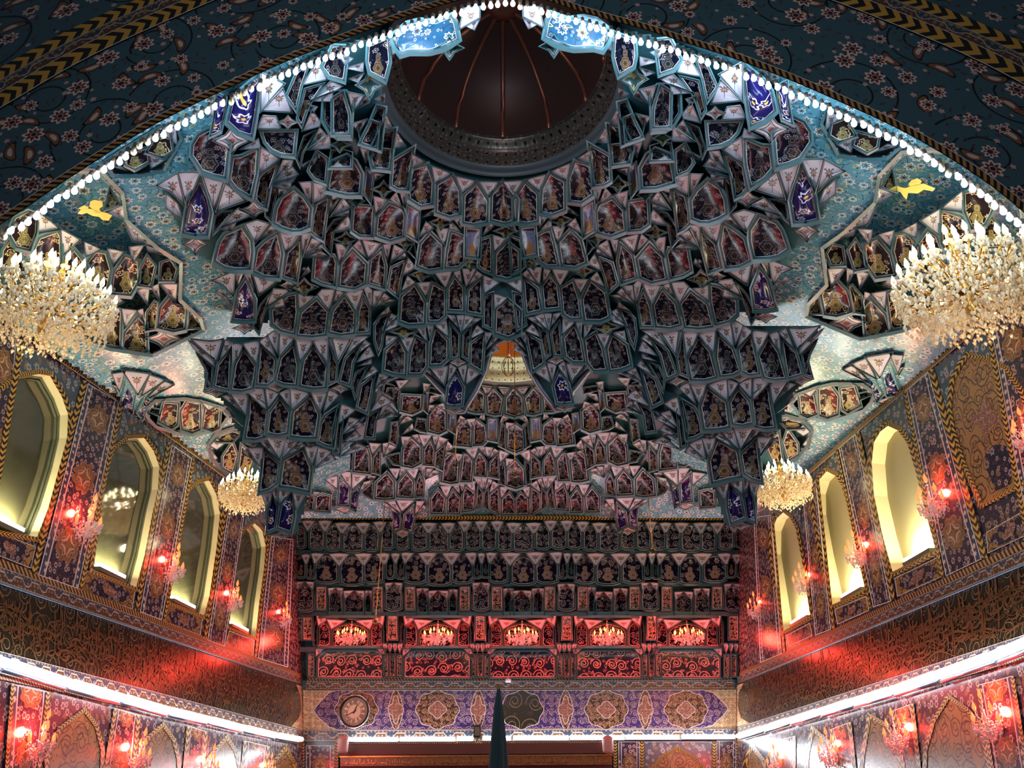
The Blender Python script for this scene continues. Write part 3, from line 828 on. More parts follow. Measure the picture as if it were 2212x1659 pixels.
BAY2 = '''
6 q 1680 1290 1630 1420 1620 1580 1700 1600 1790 1600 1800 1400
6 q 1910 1330 1840 1420 1850 1610 1930 1630 1990 1620 2020 1450
6 q 2150 1330 2065 1440 2060 1620 2160 1650 2260 1620 2255 1440
6 w 1780 1290 1900 1310 1830 1390
6 w 1980 1310 2110 1320 2040 1400
6 p 790 1330 760 1560 640 1400 660 1330
6 w 760 1240 900 1230 800 1330
6 w 1080 1270 1150 1280 1090 1370
6 b 1090 1370 1130 1370 1120 1600 1075 1560
6 w 1170 1420 1300 1400 1150 1500
6 w 1150 1530 1220 1520 1140 1620
6 p 1150 1320 1310 1340 1300 1390 1150 1360
6 p 620 1260 720 1300 700 1420 600 1360
7 b 1855 250 1955 260 1950 510 1850 490
7 b 1400 200 1460 210 1450 410 1385 370
7 w 1790 190 1810 260 1750 240
7 w 2030 215 2090 240 1990 300
7 w 1520 220 1570 250 1480 310
7 w 1600 260 1690 255 1660 370
7 q 1560 260 1480 340 1460 550 1640 570 1650 340 1600 270
7 q 1710 260 1680 340 1680 560 1780 550 1830 500 1810 340
7 q 2010 300 1980 560 2040 590 2050 330
7 q 2170 310 2090 380 2080 600 2180 640 2280 600 2265 380
7 w 2070 300 2150 310 2075 390
7 q 1230 100 1150 210 1140 390 1260 420 1340 380 1340 170
7 w 1150 90 1220 100 1140 190
7 w 1250 90 1310 70 1340 160
7 p 1010 250 980 360 1040 390 1100 400 1105 260
7 q 830 -30 815 150 940 180 1040 130 1050 -20
7 w 790 250 830 200 900 210
7 w 880 220 940 260 800 310
7 w 940 320 950 370 830 430
7 q 770 290 700 300 680 510 740 540 760 400
7 w 820 470 920 470 840 590
7 w 950 450 1010 440 1050 550
7 w 1030 445 1170 450 1085 580
7 w 1195 465 1250 465 1215 570
7 w 1270 470 1360 500 1230 620
7 w 1370 530 1430 590 1330 670
7 w 1350 650 1410 660 1330 720
7 p 930 480 840 600 830 800 940 820 1040 770 1040 580
7 q 1160 510 1090 620 1080 790 1190 800 1200 620
7 q 1330 560 1230 650 1220 810 1300 850
7 p 400 600 260 640 245 870 430 890 430 690
7 q 560 590 480 720 475 880 550 900
7 w 440 545 560 555 470 660
7 w 600 550 660 540 600 690
7 w 670 560 740 590 610 690
7 p 650 690 720 780 790 790 790 660
7 p 190 680 90 820 140 850 205 840
7 p 640 900 520 1010 505 1190 620 1200 720 1190 720 1000
7 p 870 900 780 1010 765 1170 940 1180 950 1000
7 q 1030 930 990 1040 980 1180 1070 1170 1080 1030
7 p 470 1010 350 1120 380 1160 460 1190
7 w 680 850 790 850 750 960
7 w 810 850 860 860 790 940
7 w 890 870 1010 850 970 960
7 w 1050 820 1100 830 1100 960
7 w 1110 850 1180 850 1110 960
7 w 1200 870 1270 890 1120 960
7 p 1430 650 1330 740 1300 990 1400 1010 1480 1000 1500 700
7 p 1560 670 1520 990 1640 990 1660 760 1600 680
7 q 1745 650 1700 760 1695 920 1820 930 1820 760
7 q 1970 660 1880 770 1865 930 1970 950
7 w 1590 620 1720 600 1680 720
7 w 1750 600 1800 590 1830 690
7 w 1820 590 1910 600 1850 700
7 w 1920 610 1970 640 1871 710
7 w 1990 630 2090 670 1990 770
7 p 2040 760 1990 800 1985 1010 2050 1030
7 p 2170 740 2080 850 2075 1040 2180 1070 2280 1040 2270 850
7 w 2070 730 2150 740 2075 850
7 w 1460 670 1540 680 1500 760
7 w 1690 960 1760 970 1790 1100
7 w 1780 965 1840 965 1800 1100
7 w 1850 970 1900 990 1810 1100
7 w 1910 1000 1970 1040 1870 1130
7 w 1600 1030 1680 1000 1690 1130
7 w 1290 1060 1400 1060 1350 1180
7 w 1440 1050 1490 1040 1510 1140
7 w 1520 1030 1560 1030 1540 1120
7 w 2000 1070 2080 1070 2010 1190
7 p 1250 1100 1170 1200 1175 1370 1310 1370 1330 1200
7 p 1430 1110 1370 1210 1370 1370 1500 1375 1510 1210
7 p 1580 1060 1550 1160 1545 1350 1670 1330 1690 1140
7 q 1730 1060 1710 1310 1770 1300 1780 1130
7 q 1850 1080 1810 1140 1800 1290 1850 1320
7 p 1970 1080 1880 1150 1870 1330 1970 1380
7 p 2100 1140 2020 1210 2015 1380 2160 1380 2165 1230
7 w 590 1270 630 1250 800 1390
7 w 640 1250 740 1230 810 1370
7 w 750 1225 960 1230 820 1350
7 w 1000 1240 1080 1240 980 1390
7 w 1080 1290 1100 1320 1000 1375
7 P 690 1270 780 1380 800 1450 790 1560 720 1580 730 1450
7 P 950 1300 860 1390 840 1550 930 1590 960 1450
7 S 830 1620 100 40
7 w 90 890 210 890 210 1080
7 w 225 890 400 930 230 1080
7 w 400 930 500 940 460 990
7 w 370 1010 480 980 300 1150
7 P 80 960 60 1270 180 1280 190 1060
7 P 330 1040 230 1120 200 1310 260 1340 290 1150
7 S 140 1330 110 40
4 p 1690 1050 1600 1150 1620 1220 1740 1220 1760 1060
4 p 1860 1040 1790 1070 1780 1230 1940 1240 1950 1060
4 w 1760 1020 1820 1020 1780 1060
4 w 1890 850 2030 830 2030 960
'''
SIDE = '''
8 o 620 -30 550 60 545 170 690 200 710 80 680 -20
8 o 810 0 740 100 720 230 840 240 890 150 890 30
8 o 950 0 910 80 895 180 970 190 1000 60
8 o 1040 40 1100 20 1140 80 1120 150 1035 150
8 w 700 240 740 240 790 290 700 330
8 w 890 220 960 200 950 300
8 w 980 200 1020 180 1030 280
8 o 1000 290 950 360 945 470 1000 460 1020 300
8 o 1120 230 1040 330 1020 450 1120 475 1190 460 1200 340
8 o 1230 350 1220 460 1300 455
8 o 740 340 700 360 620 540 700 570 775 580 780 350
8 o 890 390 810 490 795 590 890 630 945 600 940 440
8 w 790 340 880 350 810 450
8 w 890 350 920 340 950 460
8 w 1040 180 1140 180 1130 290
8 w 1100 290 1200 320 1150 320
8 w 600 560 660 570 800 640 690 620
8 S 1060 530 110 60
0 o 180 1370 100 1410 60 1500 110 1590 190 1610 230 1500 235 1390
0 o 370 1500 260 1540 210 1640 250 1800 330 1830 390 1700 385 1520
0 o 480 1620 430 1660 400 1780 440 1880 540 1880 560 1720
0 o 60 1560 20 1620 10 1740 150 1740 130 1630
0 w 255 1380 380 1480 250 1500
0 w 400 1490 510 1550 410 1640
0 w 550 1570 640 1610 560 1650
0 w 700 1610 790 1630 730 1700
0 w 840 1600 920 1590 860 1690
0 w 940 1560 1080 1640 960 1620
0 o 710 1220 680 1350 770 1320 730 1260
0 w 700 1370 800 1330 800 1430
0 w 810 1440 860 1550 980 1590 900 1480
'''
SIDE2 = '''
8 o 980 980 970 1000 1030 1020 1040 990
8 o 1060 940 1030 1060 1110 1100 1140 1080 1150 950
8 o 1210 935 1170 1000 1180 1110 1240 1130 1290 1110 1290 950
8 o 1330 960 1310 1100 1370 1120 1410 1100 1420 980
8 w 1290 925 1400 960 1350 990
8 w 1000 925 1060 920 1010 960
8 w 1150 1120 1240 1140 1190 1150
8 o 1400 1190 1410 1160 1500 1130 1550 1140 1500 1190
8 w 1365 1220 1400 1180 1440 1210 1400 1240
8 w 1360 1250 1400 1300 1370 1320
8 o 1500 1200 1440 1290 1440 1360 1500 1390 1530 1280
8 o 1560 1220 1540 1400 1600 1400 1640 1290
8 w 730 760 800 750 770 860
8 w 800 740 960 760 890 880
8 w 970 770 1060 800 920 890
8 w 1060 810 1110 830 940 930
8 P 820 800 770 1000 850 1005 870 880
8 P 1040 840 940 900 890 1000 920 1040 960 940
8 S 830 1045 95 32
8 w 730 830 750 840 765 890
0 o 1010 870 980 930 950 980 1050 1010 1110 970 1100 900
0 o 800 1000 810 1060 870 1090 960 1040 940 960
0 w 1050 850 1130 830 1140 930
0 w 960 1010 1080 1020 980 1080
0 w 680 1060 740 1050 830 1100
'''
def axis1(y): return float(np.interp(y, [0, 190, 517, 698, 884, 1150], [1083, 1084, 1081, 1090, 1101, 1104]))
def axis2(y): return float(np.interp(y, [740, 870, 1000, 1150], [1106, 1110, 1112, 1113]))
def parse(txt):
    for L in txt.strip().splitlines():
        t = L.split(); x0, y0, s = CROPS[t[0]]; v = [float(a) for a in t[2:]]; k = t[1]
        if k in 'Sgyo' and len(v) == 4:
            yield k, starpoly(x0 + v[0] / s, y0 + v[1] / s, v[2] / s, v[3] / s)
        else: yield k, [(x0 + v[i] / s, y0 + v[i + 1] / s) for i in range(0, len(v), 2)]
def mirror(poly, axis, tilt):
    out = []
    for x, y in poly:
        X = 2 * axis(y) - x; out.append((X, y - tilt * (X - x)))
    return out
KIND = {'p': 'panel', 'q': 'panel_gold', 'P': 'panel_blue', 'w': 'white', 'S': 'pale', 'g': 'panel_warm', 'y': 'yellowstar', 'b': 'bluepane', 't': 'tealstar', 'o': 'panel_warm'}
MT['yellowstar'] = MT['scroll_strip']
g = G('gold_flower_on_teal', .25); f = g.flower(g.uv(), 9, 4, 1.2, .2); MT['yellowstar'] = g.out(g.mix(f['fill'], rgb(60, 92, 96), rgb(190, 168, 84)))
g = G('pale_blue_vase_tile', .25); f = g.flower(g.uv(), 9, 5, 1, .5); un = g.uv('UVN'); x, y, _ = g.sep(un)
rr = g.M('ADD', g.M('MULTIPLY', g.M('MULTIPLY', x, x), 3), g.M('MULTIPLY', g.M('MULTIPLY', g.M('ADD', y, .45), g.M('ADD', y, .45)), 5))
cc = g.mix(f['ring'], rgb(104, 118, 160), rgb(60, 70, 110)); cc = g.mix(g.lt(rr, 1), cc, rgb(132, 104, 70)); MT['bluepane'] = g.out(g.mix(g.M('GREATER_THAN', y, .72), cc, rgb(22, 22, 44)))

ceiling = empty('ceiling', (0, 7, 9)); tag(ceiling, 'turquoise tiled vault of stacked muqarnas niches', kind='structure')
ceiling.location = (0, 0, 0)
items = []
for txt, surf, ax, tl in ((BAY1, s_V1, axis1, .021), (BAY2, s_V2, axis2, .011), (SIDE, s_N, axis1, .023), (SIDE2, s_B, axis1, .023)):
    for k, poly in parse(txt):
        items.append((k, poly, surf))
        cx = np.mean([p[0] for p in poly]); cy = np.mean([p[1] for p in poly])
        if abs(cx - ax(cy)) > 14: items.append((k, mirror(poly, ax, tl), surf))
PARTN = {'p': 'niche_panel', 'q': 'niche_panel', 'o': 'niche_panel', 'P': 'pendant_face', 'w': 'spandrel_leaf', 'S': 'star_foot', 'g': 'rosette', 'y': 'rosette', 'b': 'upright_panel', 't': 'star_panel'}
groups = {}
for it in items: groups.setdefault(PARTN[it[0]], []).append(it)
for nm, its in groups.items():
    its.sort(key=lambda i: -abs(area2(i[1])))
    rest = MB()
    for n, (k, poly, surf) in enumerate(its):
        mb = MB() if n < 99 else rest
        far = surf is s_V2
        dp = (.14 if k in 'pqo' else .12 if k in 'Pbt' else .08 if k in 'wS' else .10) * (1.15 if far else 1)
        panel(mb, poly, surf, KIND[k], dp, convex=(k == 'P'))
        if n < 99: mb.build(nm, ceiling)
    if rest.v: tag(rest.build(nm, ceiling), kind='stuff')

# backing shells of the vault, sampled as smooth surfaces
def inpoly(x, y, poly):
    c = False; n = len(poly); j = n - 1
    for i in range(n):
        if (poly[i][1] > y) != (poly[j][1] > y) and x < (poly[j][0] - poly[i][0]) * (y - poly[i][1]) / (poly[j][1] - poly[i][1]) + poly[i][0]: c = not c
        j = i
    return c
def shell(name, outline, surf, o, step, mat, holes=(), uvs=1.0):
    xs = [p[0] for p in outline]; ys = [p[1] for p in outline]
    X = np.arange(min(xs) - step, max(xs) + step, step); Y = np.arange(min(ys) - step, max(ys) + step, step)
    cache = {}
    def P(i, j):
        if (i, j) not in cache: cache[(i, j)] = surf(X[i], Y[j], o)
        return cache[(i, j)]
    mb = MB()
    for i in range(len(X) - 1):
        for j in range(len(Y) - 1):
            cx, cy = X[i] + step / 2, Y[j] + step / 2
            if not inpoly(cx, cy, outline) or any(inpoly(cx, cy, h) for h in holes): continue
            q = [P(i, j), P(i, j + 1), P(i + 1, j + 1), P(i + 1, j)]
            mb.face(q, mat, [(p[0] * uvs, p[1] * uvs) for p in q], None, True)
    return mb.build(name, ceiling)
LEFT1 = [(1085, 14), (720, 100), (600, 165), (480, 210), (455, 300), (425, 285), (402, 330), (430, 372), (345, 398), (388, 500), (400, 540), (450, 560), (500, 600), (528, 720), (590, 690), (610, 725), (412, 735), (440, 790), (448, 840), (480, 868), (530, 960), (560, 985), (572, 1080), (575, 1155), (640, 1155), (672, 1050), (680, 1010), (725, 985), (740, 950), (800, 890), (812, 830), (850, 812), (915, 800), (962, 850), (970, 885), (1000, 885), (1030, 840), (1048, 800), (1062, 745), (1098, 728)]
OUT1 = LEFT1 + [p for p in mirror(LEFT1[::-1], axis1, .021)][1:-1]
ell = [(1084 + 262 * math.cos(a), 195 + 204 * math.sin(a)) for a in np.linspace(0, 2 * math.pi, 48)[:-1]]
shell('vault_shell', OUT1, s_V1, .19, 6, 'teal', [ell])
ED = [(740, 950), (800, 890), (812, 830), (850, 812), (915, 800), (962, 850), (972, 888), (1000, 888), (1030, 840), (1048, 800), (1062, 745), (1098, 726)]
ED = ED + mirror(ED[::-1], axis1, .021)[1:]
mb = MB(); mb.tube([s_V1(x, y, .16) for x, y in resample(ED, 14)[:-int(abs(ED[-1][0] - ED[0][0]) / 14)]], .055, 'silver', 6); mb.build('arch_edge', ceiling)
OUT2 = [(640, 1112), (690, 985), (800, 800), (1100, 700), (1400, 780), (1530, 960), (1596, 1112)]
ell2 = [(1100 + 160 * math.cos(a), 775 + 58 * math.sin(a)) for a in np.linspace(0, 2 * math.pi, 40)[:-1]]
shell('vault_shell', OUT2, s_V2, .23, 10, 'teal', [ell2, [(600, 1030), (1640, 1030), (1640, 1130), (600, 1130)]]); shell('vault_web', [(600, 1020), (1640, 1020), (1640, 1118), (600, 1118)], s_V2, .22, 9, 'tealfl')
CORN_L = [(-40, 640), (90, 742), (250, 852), (380, 945), (502, 1035), (600, 1098), (640, 1118)]
CORN_R = [(1595, 1120), (1650, 1092), (1741, 1022), (1870, 908), (2000, 795), (2116, 695), (2260, 575)]
NICHE = [(-40, 440), (60, 430), (130, 420), (200, 380), (262, 430), (272, 480), (330, 560), (388, 590), (385, 680), (440, 705), (415, 720), (310, 765), (250, 745), (195, 735), (150, 720), (60, 640), (-40, 600)]
NICHE = [(-40, 460), (20, 452), (80, 380), (150, 368), (215, 372), (262, 420), (270, 478), (340, 540), (388, 570), (386, 650), (430, 690), (436, 712), (330, 765), (240, 752), (190, 735), (90, 680), (-40, 620)]
BL = [(-60, 300), (200, 300), (560, 100), (760, 80), (760, 1118)] + CORN_L[::-1]
HOL = [[(316, 888), (340, 868), (400, 865), (440, 872), (480, 885), (490, 900), (472, 925), (420, 937), (380, 932), (340, 920), (324, 904)], [(453, 962), (470, 940), (505, 928), (540, 933), (562, 990), (572, 1040), (545, 1052), (490, 1020), (462, 990)], [(222, 356), (262, 330), (310, 300), (345, 278), (378, 275), (388, 300), (352, 366), (300, 378), (250, 378)]]
HOLES_L = [NICHE] + HOL; HOLES_R = [mirror(q, axis1, .023) for q in HOLES_L]
shell('vault_web', BL, s_B, .02, 8, 'tealfl', HOLES_L)
BR = [(2280, 300), (2000, 280), (1640, 100), (1450, 80), (1450, 1120)] + CORN_R
shell('vault_web', BR, s_B, .02, 8, 'tealfl', HOLES_R)
for hq in HOLES_L + HOLES_R: shell('hollow_back', offset(hq, 12), s_B, .62, 14, 'tealfl' if abs(area2(hq)) > 40000 else 'teal')
# side half-dome hollows with stepped rims
def rimline(name, pts, surf, wpx, o0, o1, mat):
    mb = MB(); q = offset(pts, wpx)
    n = len(pts)
    for i in range(n):
        j = (i + 1) % n
        a, b, c, d = surf(*q[i], o0), surf(*q[j], o0), surf(*pts[j], o1), surf(*pts[i], o1)
        mb.face([a, b, c, d], mat, [(0, 0)] * 4)
        mb.face([surf(*q[i], o0 + .15), surf(*q[j], o0 + .15), b, a], mat)
    return mb.build(name, ceiling)
for NP in HOLES_L + HOLES_R:
    rimline('hollow_rim', resample(NP, 30), s_B, 7, -.05, -.03, 'teal')
    rimline('hollow_rim', resample(offset(NP, -6), 30), s_B, 6, -.03, .62, 'leafwhite')
# domes
def dome(c, r, zr, drum_h, drumm, domem, ribs, rise, rr=.04, ph=0.0):
    mb = MB(); prof = [(r + .10, -.03), (r + .13, .02), (r + .06, .06), (r, .05), (r - .01, .12)]
    mb.lathe(prof, 'rim', (c[0], c[1], zr), 72); a = mb.build('oculus_rim', ceiling)
    mb = MB(); mb.lathe([(r - .01, .1), (r - .015, .1 + drum_h * .4), (r - .03, drum_h), (r - .1, drum_h + .03), (r - .09, drum_h + .09), (r - .16, drum_h + .12)], drumm, (c[0], c[1], zr), 72, uvk=r); mb.build('oculus_drum', ceiling)
    mb = MB(); pr = [(r - .14, drum_h + .1)] + [((r - .14) * math.cos(t), drum_h + .1 + rise * math.sin(t)) for t in np.linspace(0, math.pi / 2 * .97, 14)]
    mb.lathe(pr, domem, (c[0], c[1], zr), 72); d = mb.build('dome', ceiling)
    for k in range(ribs):
        a = ph + 2 * math.pi * k / ribs; mb = MB()
        mb.tube([(c[0] + q[0] * .99 * math.cos(a), c[1] + q[0] * .99 * math.sin(a), zr + q[1] - .01) for q in pr[1:]], rr, 'rib'); mb.build('dome_rib', ceiling)
    mb = MB(); mb.lathe([(0, -.1), (.12, -.1), (.2, -.04), (.26, 0), (.3, .06), (.34, .08)], 'rib', (c[0], c[1], zr + drum_h + .1 + rise - .02), 24); mb.build('dome_boss', ceiling)
mb = MB(); mb.lathe([(1.67, .02), (1.80, -.0), (2.0, -.20), (2.25, -.50)], 'teal', (C1[0], C1[1], H + .12), 72); mb.build('oculus_cove', ceiling)
dome(C1, 1.58, H, .44, 'drum', 'dome', 12, 1.15, .035, math.pi / 2 + .03)
dome(C2, 1.6, H, .62, 'drum2', 'domeor', 12, 1.15)

# ------------------------------------------------------------------ walls
def poly_wall(mb, outer, holes, to3, mat, uvk=1.0):
    polys = [[Vector((a, b, 0)) for a, b in outer]] + [[Vector((a, b, 0)) for a, b in h] for h in holes]
    flat = [p for q in polys for p in q]
    for t in geometry.tessellate_polygon(polys):
        mb.face([to3(flat[i].x, flat[i].y) for i in t], mat, [(flat[i].x * uvk, flat[i].y * uvk) for i in t])
def on_side(P): return lambda y, z, o=0: np.array([wallx(P, y, z), y, z])
def px2yz(P, poly): return [(q[1], q[2]) for q in (onP(x, y, P) for x, y in poly)]
winL = [[(-30, 1140), (-30, 880), (10, 838), (50, 814), (84, 808), (108, 812), (134, 858), (147, 895), (145, 945), (131, 1007), (107, 1090), (80, 1160)],
        [(202, 1230), (221, 1090), (232, 1020), (248, 972), (278, 948), (311, 946), (331, 973), (344, 1007), (341, 1057), (330, 1104), (312, 1200), (294, 1268)],
        [(367, 1299), (391, 1100), (411, 1060), (430, 1043), (452, 1038), (468, 1070), (475, 1110), (468, 1180), (452, 1289), (441, 1329)],
        [(495, 1353), (506, 1262), (513, 1180), (530, 1145), (553, 1129), (567, 1148), (574, 1180), (570, 1230), (560, 1300), (552, 1376)]]
winR = [[(1928, 1235), (1905, 1150), (1888, 1070), (1883, 1000), (1888, 955), (1902, 932), (1918, 920), (1940, 930), (1960, 958), (1978, 1020), (1995, 1090), (2021, 1189)],
        [(1798, 1306), (1775, 1190), (1761, 1110), (1760, 1065), (1768, 1038), (1786, 1018), (1805, 1028), (1818, 1050), (1835, 1110), (1855, 1200), (1869, 1275)],
        [(1692, 1363), (1678, 1268), (1667, 1195), (1668, 1145), (1678, 1120), (1692, 1107), (1706, 1118), (1718, 1140), (1732, 1210), (1750, 1332)]]
def side_wall(side):
    P, wins, corn = (PL, winL, CORN_L) if side == 'left' else (PR, winR, CORN_R)
    to3 = on_side(P)
    c = px2yz(P, corn); c.sort(); c = [q for q in c if q[0] > 3.0]
    top = [(2.0, c[0][1] - .2)] + c + [(21.5, c[-1][1] + .1)]
    outer = [(2.0, 0.0), (21.5, 0.0)] + top[::-1]
    holes = [px2yz(P, wv) for wv in wins]
    mb = MB(); poly_wall(mb, outer, holes, to3, 'wallbase')
    wo = tag(mb.build('wall_' + side), f'tiled {side} wall with pointed windows, flowered piers and inscription band', kind='structure')
    return P, wo
PLn, WL = side_wall('left'); PRn, WR = side_wall('right')
surfL = lambda x, y, o=0: onP(x, y, PL, o)
surfB = lambda x, y, o=0: onY(x, y, D, o)
surfR = lambda x, y, o=0: onP(x, y, PR, o)
def inlay(par, name, poly, surf, mat, o=-.015, nv=None, border=None, uvoff=None):
    """tile field inlaid on a wall; thin slab with an edge"""
    mb = MB(); pts = [surf(x, y, o) for x, y in poly]; back = [surf(x, y, .03) for x, y in poly]
    c = np.mean(pts, axis=0); r1 = pts[1] - pts[0]; nrm = np.cross(pts[1] - pts[0], pts[-1] - pts[0])
    if surf is surfL or surf is surfR: uv = [(p[1], p[2]) for p in pts]
    else: uv = [(p[0], p[2]) for p in pts]
    k = random.uniform(0, 9) if uvoff is None else uvoff
    uv = [(a + k, b) for a, b in uv]
    un = [(-1, 0), (1, 0), (1, nv or 1), (-1, nv or 1)] if len(poly) == 4 else None
    if len(poly) == 4: mb.face(pts, mat, uv, un)
    else:
        tr = geometry.tessellate_polygon([[Vector((x, y, 0)) for x, y in poly]])
        for t in tr: mb.face([pts[i] for i in t], mat, [uv[i] for i in t])
    n = len(pts)
    for i in range(n): mb.face([pts[i], pts[(i + 1) % n], back[(i + 1) % n], back[i]], mat, [uv[i], uv[(i + 1) % n], uv[(i + 1) % n], uv[i]])
    if border:
        q = offset(poly, border)
        for i in range(n):
            j = (i + 1) % n
            mb.face([surf(*q[i], o - .004), surf(*q[j], o - .004), surf(*poly[j], o - .004), surf(*poly[i], o - .004)], 'line')
    return mb.build(name, par)
def strip(par, name, A, B, surf, mat, o=-.025, seg=None):
    """ribbon between px polylines A (v=1) and B (v=0); u counts widths"""
    mb = MB(); u = 0; n = len(A); pa = [surf(x, y, o) for x, y in A]; pb = [surf(x, y, o) for x, y in B]
    for i in range(n - 1):
        K = seg or 1
        for k in range(K):
            t0, t1 = k / K, (k + 1) / K
            a0 = pa[i] * (1 - t0) + pa[i + 1] * t0; a1 = pa[i] * (1 - t1) + pa[i + 1] * t1
            b0 = pb[i] * (1 - t0) + pb[i + 1] * t0; b1 = pb[i] * (1 - t1) + pb[i + 1] * t1
            w_ = max(.02, np.linalg.norm(a0 - b0)); L = np.linalg.norm((a1 + b1 - a0 - b0) / 2) / w_
            mb.face([b0, b1, a1, a0], mat, [(u, 0), (u + L, 0), (u + L, 1), (u, 1)]); u += L
    for P_, o2 in ((A, 0), (B, 0)):
        f = [surf(x, y, o) for x, y in P_]; bk_ = [surf(x, y, .03) for x, y in P_]
        for i in range(n - 1): mb.face([f[i], f[i + 1], bk_[i + 1], bk_[i]], 'dark')
    return mb.build(name, par)
def outline_strip(par, name, poly, wpx, surf, mat, o=-.03, closed=True, inner=0, seg=None):
    a = offset(poly, inner); b = offset(poly, inner + wpx)
    if closed: a = a + a[:1]; b = b + b[:1]
    return strip(par, name, b, a, surf, mat, o, seg)

def window(idx, poly, surf, P, par, side, depth):
    root = tag(empty(f'window_{idx}'), 'pointed window recess in the %s wall' % side, kind='structure')
    inward = P[0] * (1 if P[0][0] * (1 if side == 'right' else -1) > 0 else -1)
    f = [surf(x, y, -.01) for x, y in poly]; bk = [q + inward * depth for q in f]
    n = len(f); mb = MB()
    for i in range(n):
        j = (i + 1) % n; mb.face([f[i], f[j], bk[j], bk[i]], 'marble')
    mb.build('reveal', root)
    mb = MB(); mb.face(bk, 'pane' if side == 'left' else 'creamwall', [(q[1], q[2]) for q in bk]); mb.build('pane' if side == 'left' else 'blind', root)
    c = np.mean(bk, axis=0); mb = MB()
    for s0, s1, oo in ((.995, .965, -.05), (.94, .93, -.03)):
        a = [c + (q - c) * s0 - inward * -oo for q in bk]; b = [c + (q - c) * s1 + inward * oo for q in bk]
        for i in range(n):
            j = (i + 1) % n; mb.face([a[i], a[j], b[j], b[i]], 'metalfr')
            mb.face([b[i], b[j], b[j] - inward * oo, b[i] - inward * oo], 'metalfr')
    if side == 'left': mb.build('window_frame', root)
    return root, f, bk, inward
fl_proto = None
for i, wv in enumerate(winL):
    root, f, bk, inw = window(i + 1, wv, surfL, PL, WL, 'left', .15)
    outline_strip(WL, 'chevron_arch_border', wv, [11, 9, 8, 6][i], surfL, 'chevron', -.03)
    q0 = f[0]; q1 = f[-1]; sill = (q0 + q1) / 2 + inw * .10 + np.array([0, 0, .07]); Lw = abs(q1[1] - q0[1])
    fl = empty('floodlight', sill)
    tag(fl, ['white floodlight on the sill of the left window at the picture edge', 'white floodlight on the sill of the second left window', 'white floodlight on the sill of the third left window', 'white floodlight on the sill of the left window nearest the back wall'][i], 'floodlight', 'window floodlights')
    mb = MB(); mb.box((0, 0, 0), (.10, Lw * .62, .05), 'metalfr'); mb.build('housing', fl)
    mb = MB(); mb.box((0, 0, .045), (.09, Lw * .58, .05), 'flood'); mb.build('lamp_glass', fl)
    light('glow', 'AREA', (0, 0, .09), 30, (1, .93, .55), fl, shape='RECTANGLE', size=.12, size_y=Lw * .55).rotation_euler = (math.pi, 0, 0)
for i, wv in enumerate(winR):
    root, f, bk, inw = window(i + 5, wv, surfR, PR, WR, 'right', .2)
    outline_strip(WR, 'chevron_arch_border', wv, [11, 9, 7][i], surfR, 'chevron', -.03)
    q0 = f[0]; q1 = f[-1]; sill = (q0 + q1) / 2 + inw * .10 + np.array([0, 0, .07]); Lw = abs(q1[1] - q0[1])
    fl = empty('floodlight', sill)
    tag(fl, ['yellowish floodlight on the sill of the largest open right window', 'yellowish floodlight on the sill of the middle right window', 'yellowish floodlight on the sill of the right window nearest the back wall'][i], 'floodlight', 'window floodlights')
    mb = MB(); mb.box((0, 0, 0), (.10, Lw * .62, .05), 'metalfr'); mb.build('housing', fl)
    mb = MB(); mb.box((0, 0, .045), (.09, Lw * .58, .05), 'flood'); mb.build('lamp_glass', fl)
    light('glow', 'AREA', (0, 0, .09), 60, (1, .93, .55), fl, shape='RECTANGLE', size=.12, size_y=Lw * .55).rotation_euler = (math.pi, 0, 0)

# --- left wall bands and piers
def lerp(a, b, t): return (a[0] + (b[0] - a[0]) * t, a[1] + (b[1] - a[1]) * t)
def hstrip(par, name, a0, a1, b0, b1, surf, mat, o=-.03, n=14):
    A = [lerp(a0, a1, k / n) for k in range(n + 1)]; B = [lerp(b0, b1, k / n) for k in range(n + 1)]
    return strip(par, name, A, B, surf, mat, o)
hstrip(WL, 'slant_stripe_border', (-40, 1191), (664, 1461), (-40, 1208), (663, 1467), surfL, 'barber')
hstrip(WL, 'zigzag_border', (-40, 1209), (663, 1467), (-40, 1243), (660, 1480), surfL, 'band')
hstrip(WL, 'frieze', (-40, 1248), (660, 1482), (-40, 1396), (655, 1578), surfL, 'frieze', -.01)
hstrip(WL, 'zigzag_border', (-40, 1396), (655, 1578), (-40, 1428), (655, 1598), surfL, 'band', -.035)
hstrip(WR, 'slant_stripe_border', (1583, 1459), (2250, 1152), (1584, 1465), (2250, 1169), surfR, 'barber')
hstrip(WR, 'zigzag_border', (1584, 1465), (2250, 1170), (1588, 1477), (2250, 1200), surfR, 'band')
hstrip(WR, 'frieze', (1588, 1479), (2250, 1205), (1591, 1572), (2250, 1358), surfR, 'frieze', -.01)
hstrip(WR, 'zigzag_border', (1591, 1572), (2250, 1359), (1591, 1591), (2250, 1390), surfR, 'band', -.035)
for par, A, B, surf in ((WL, (-40, 1246), (660, 1481), surfL), (WR, (1588, 1478), (2250, 1203), surfR)):
    mb = MB(); mb.tube([surf(*A, -.05), surf(*B, -.05)], .011, 'silver', 8); mb.build('conduit', par)
for par, C_, surf in ((WL, CORN_L, surfL), (WR, CORN_R, surfR)):
    A = [(x, y - 2) for x, y in C_]; B = [(x, y + (11 if par is WL else 11) - 5 * abs(i / 6 if par is WL else 1 - i / 6)) for i, (x, y) in enumerate(C_)]
    strip(par, 'chevron_cornice', A, B, surf, 'chevron', -.05)
    A2 = [(x, y + 2) for x, y in B]; strip(par, 'cream_line', B, A2, surf, 'line', -.035)
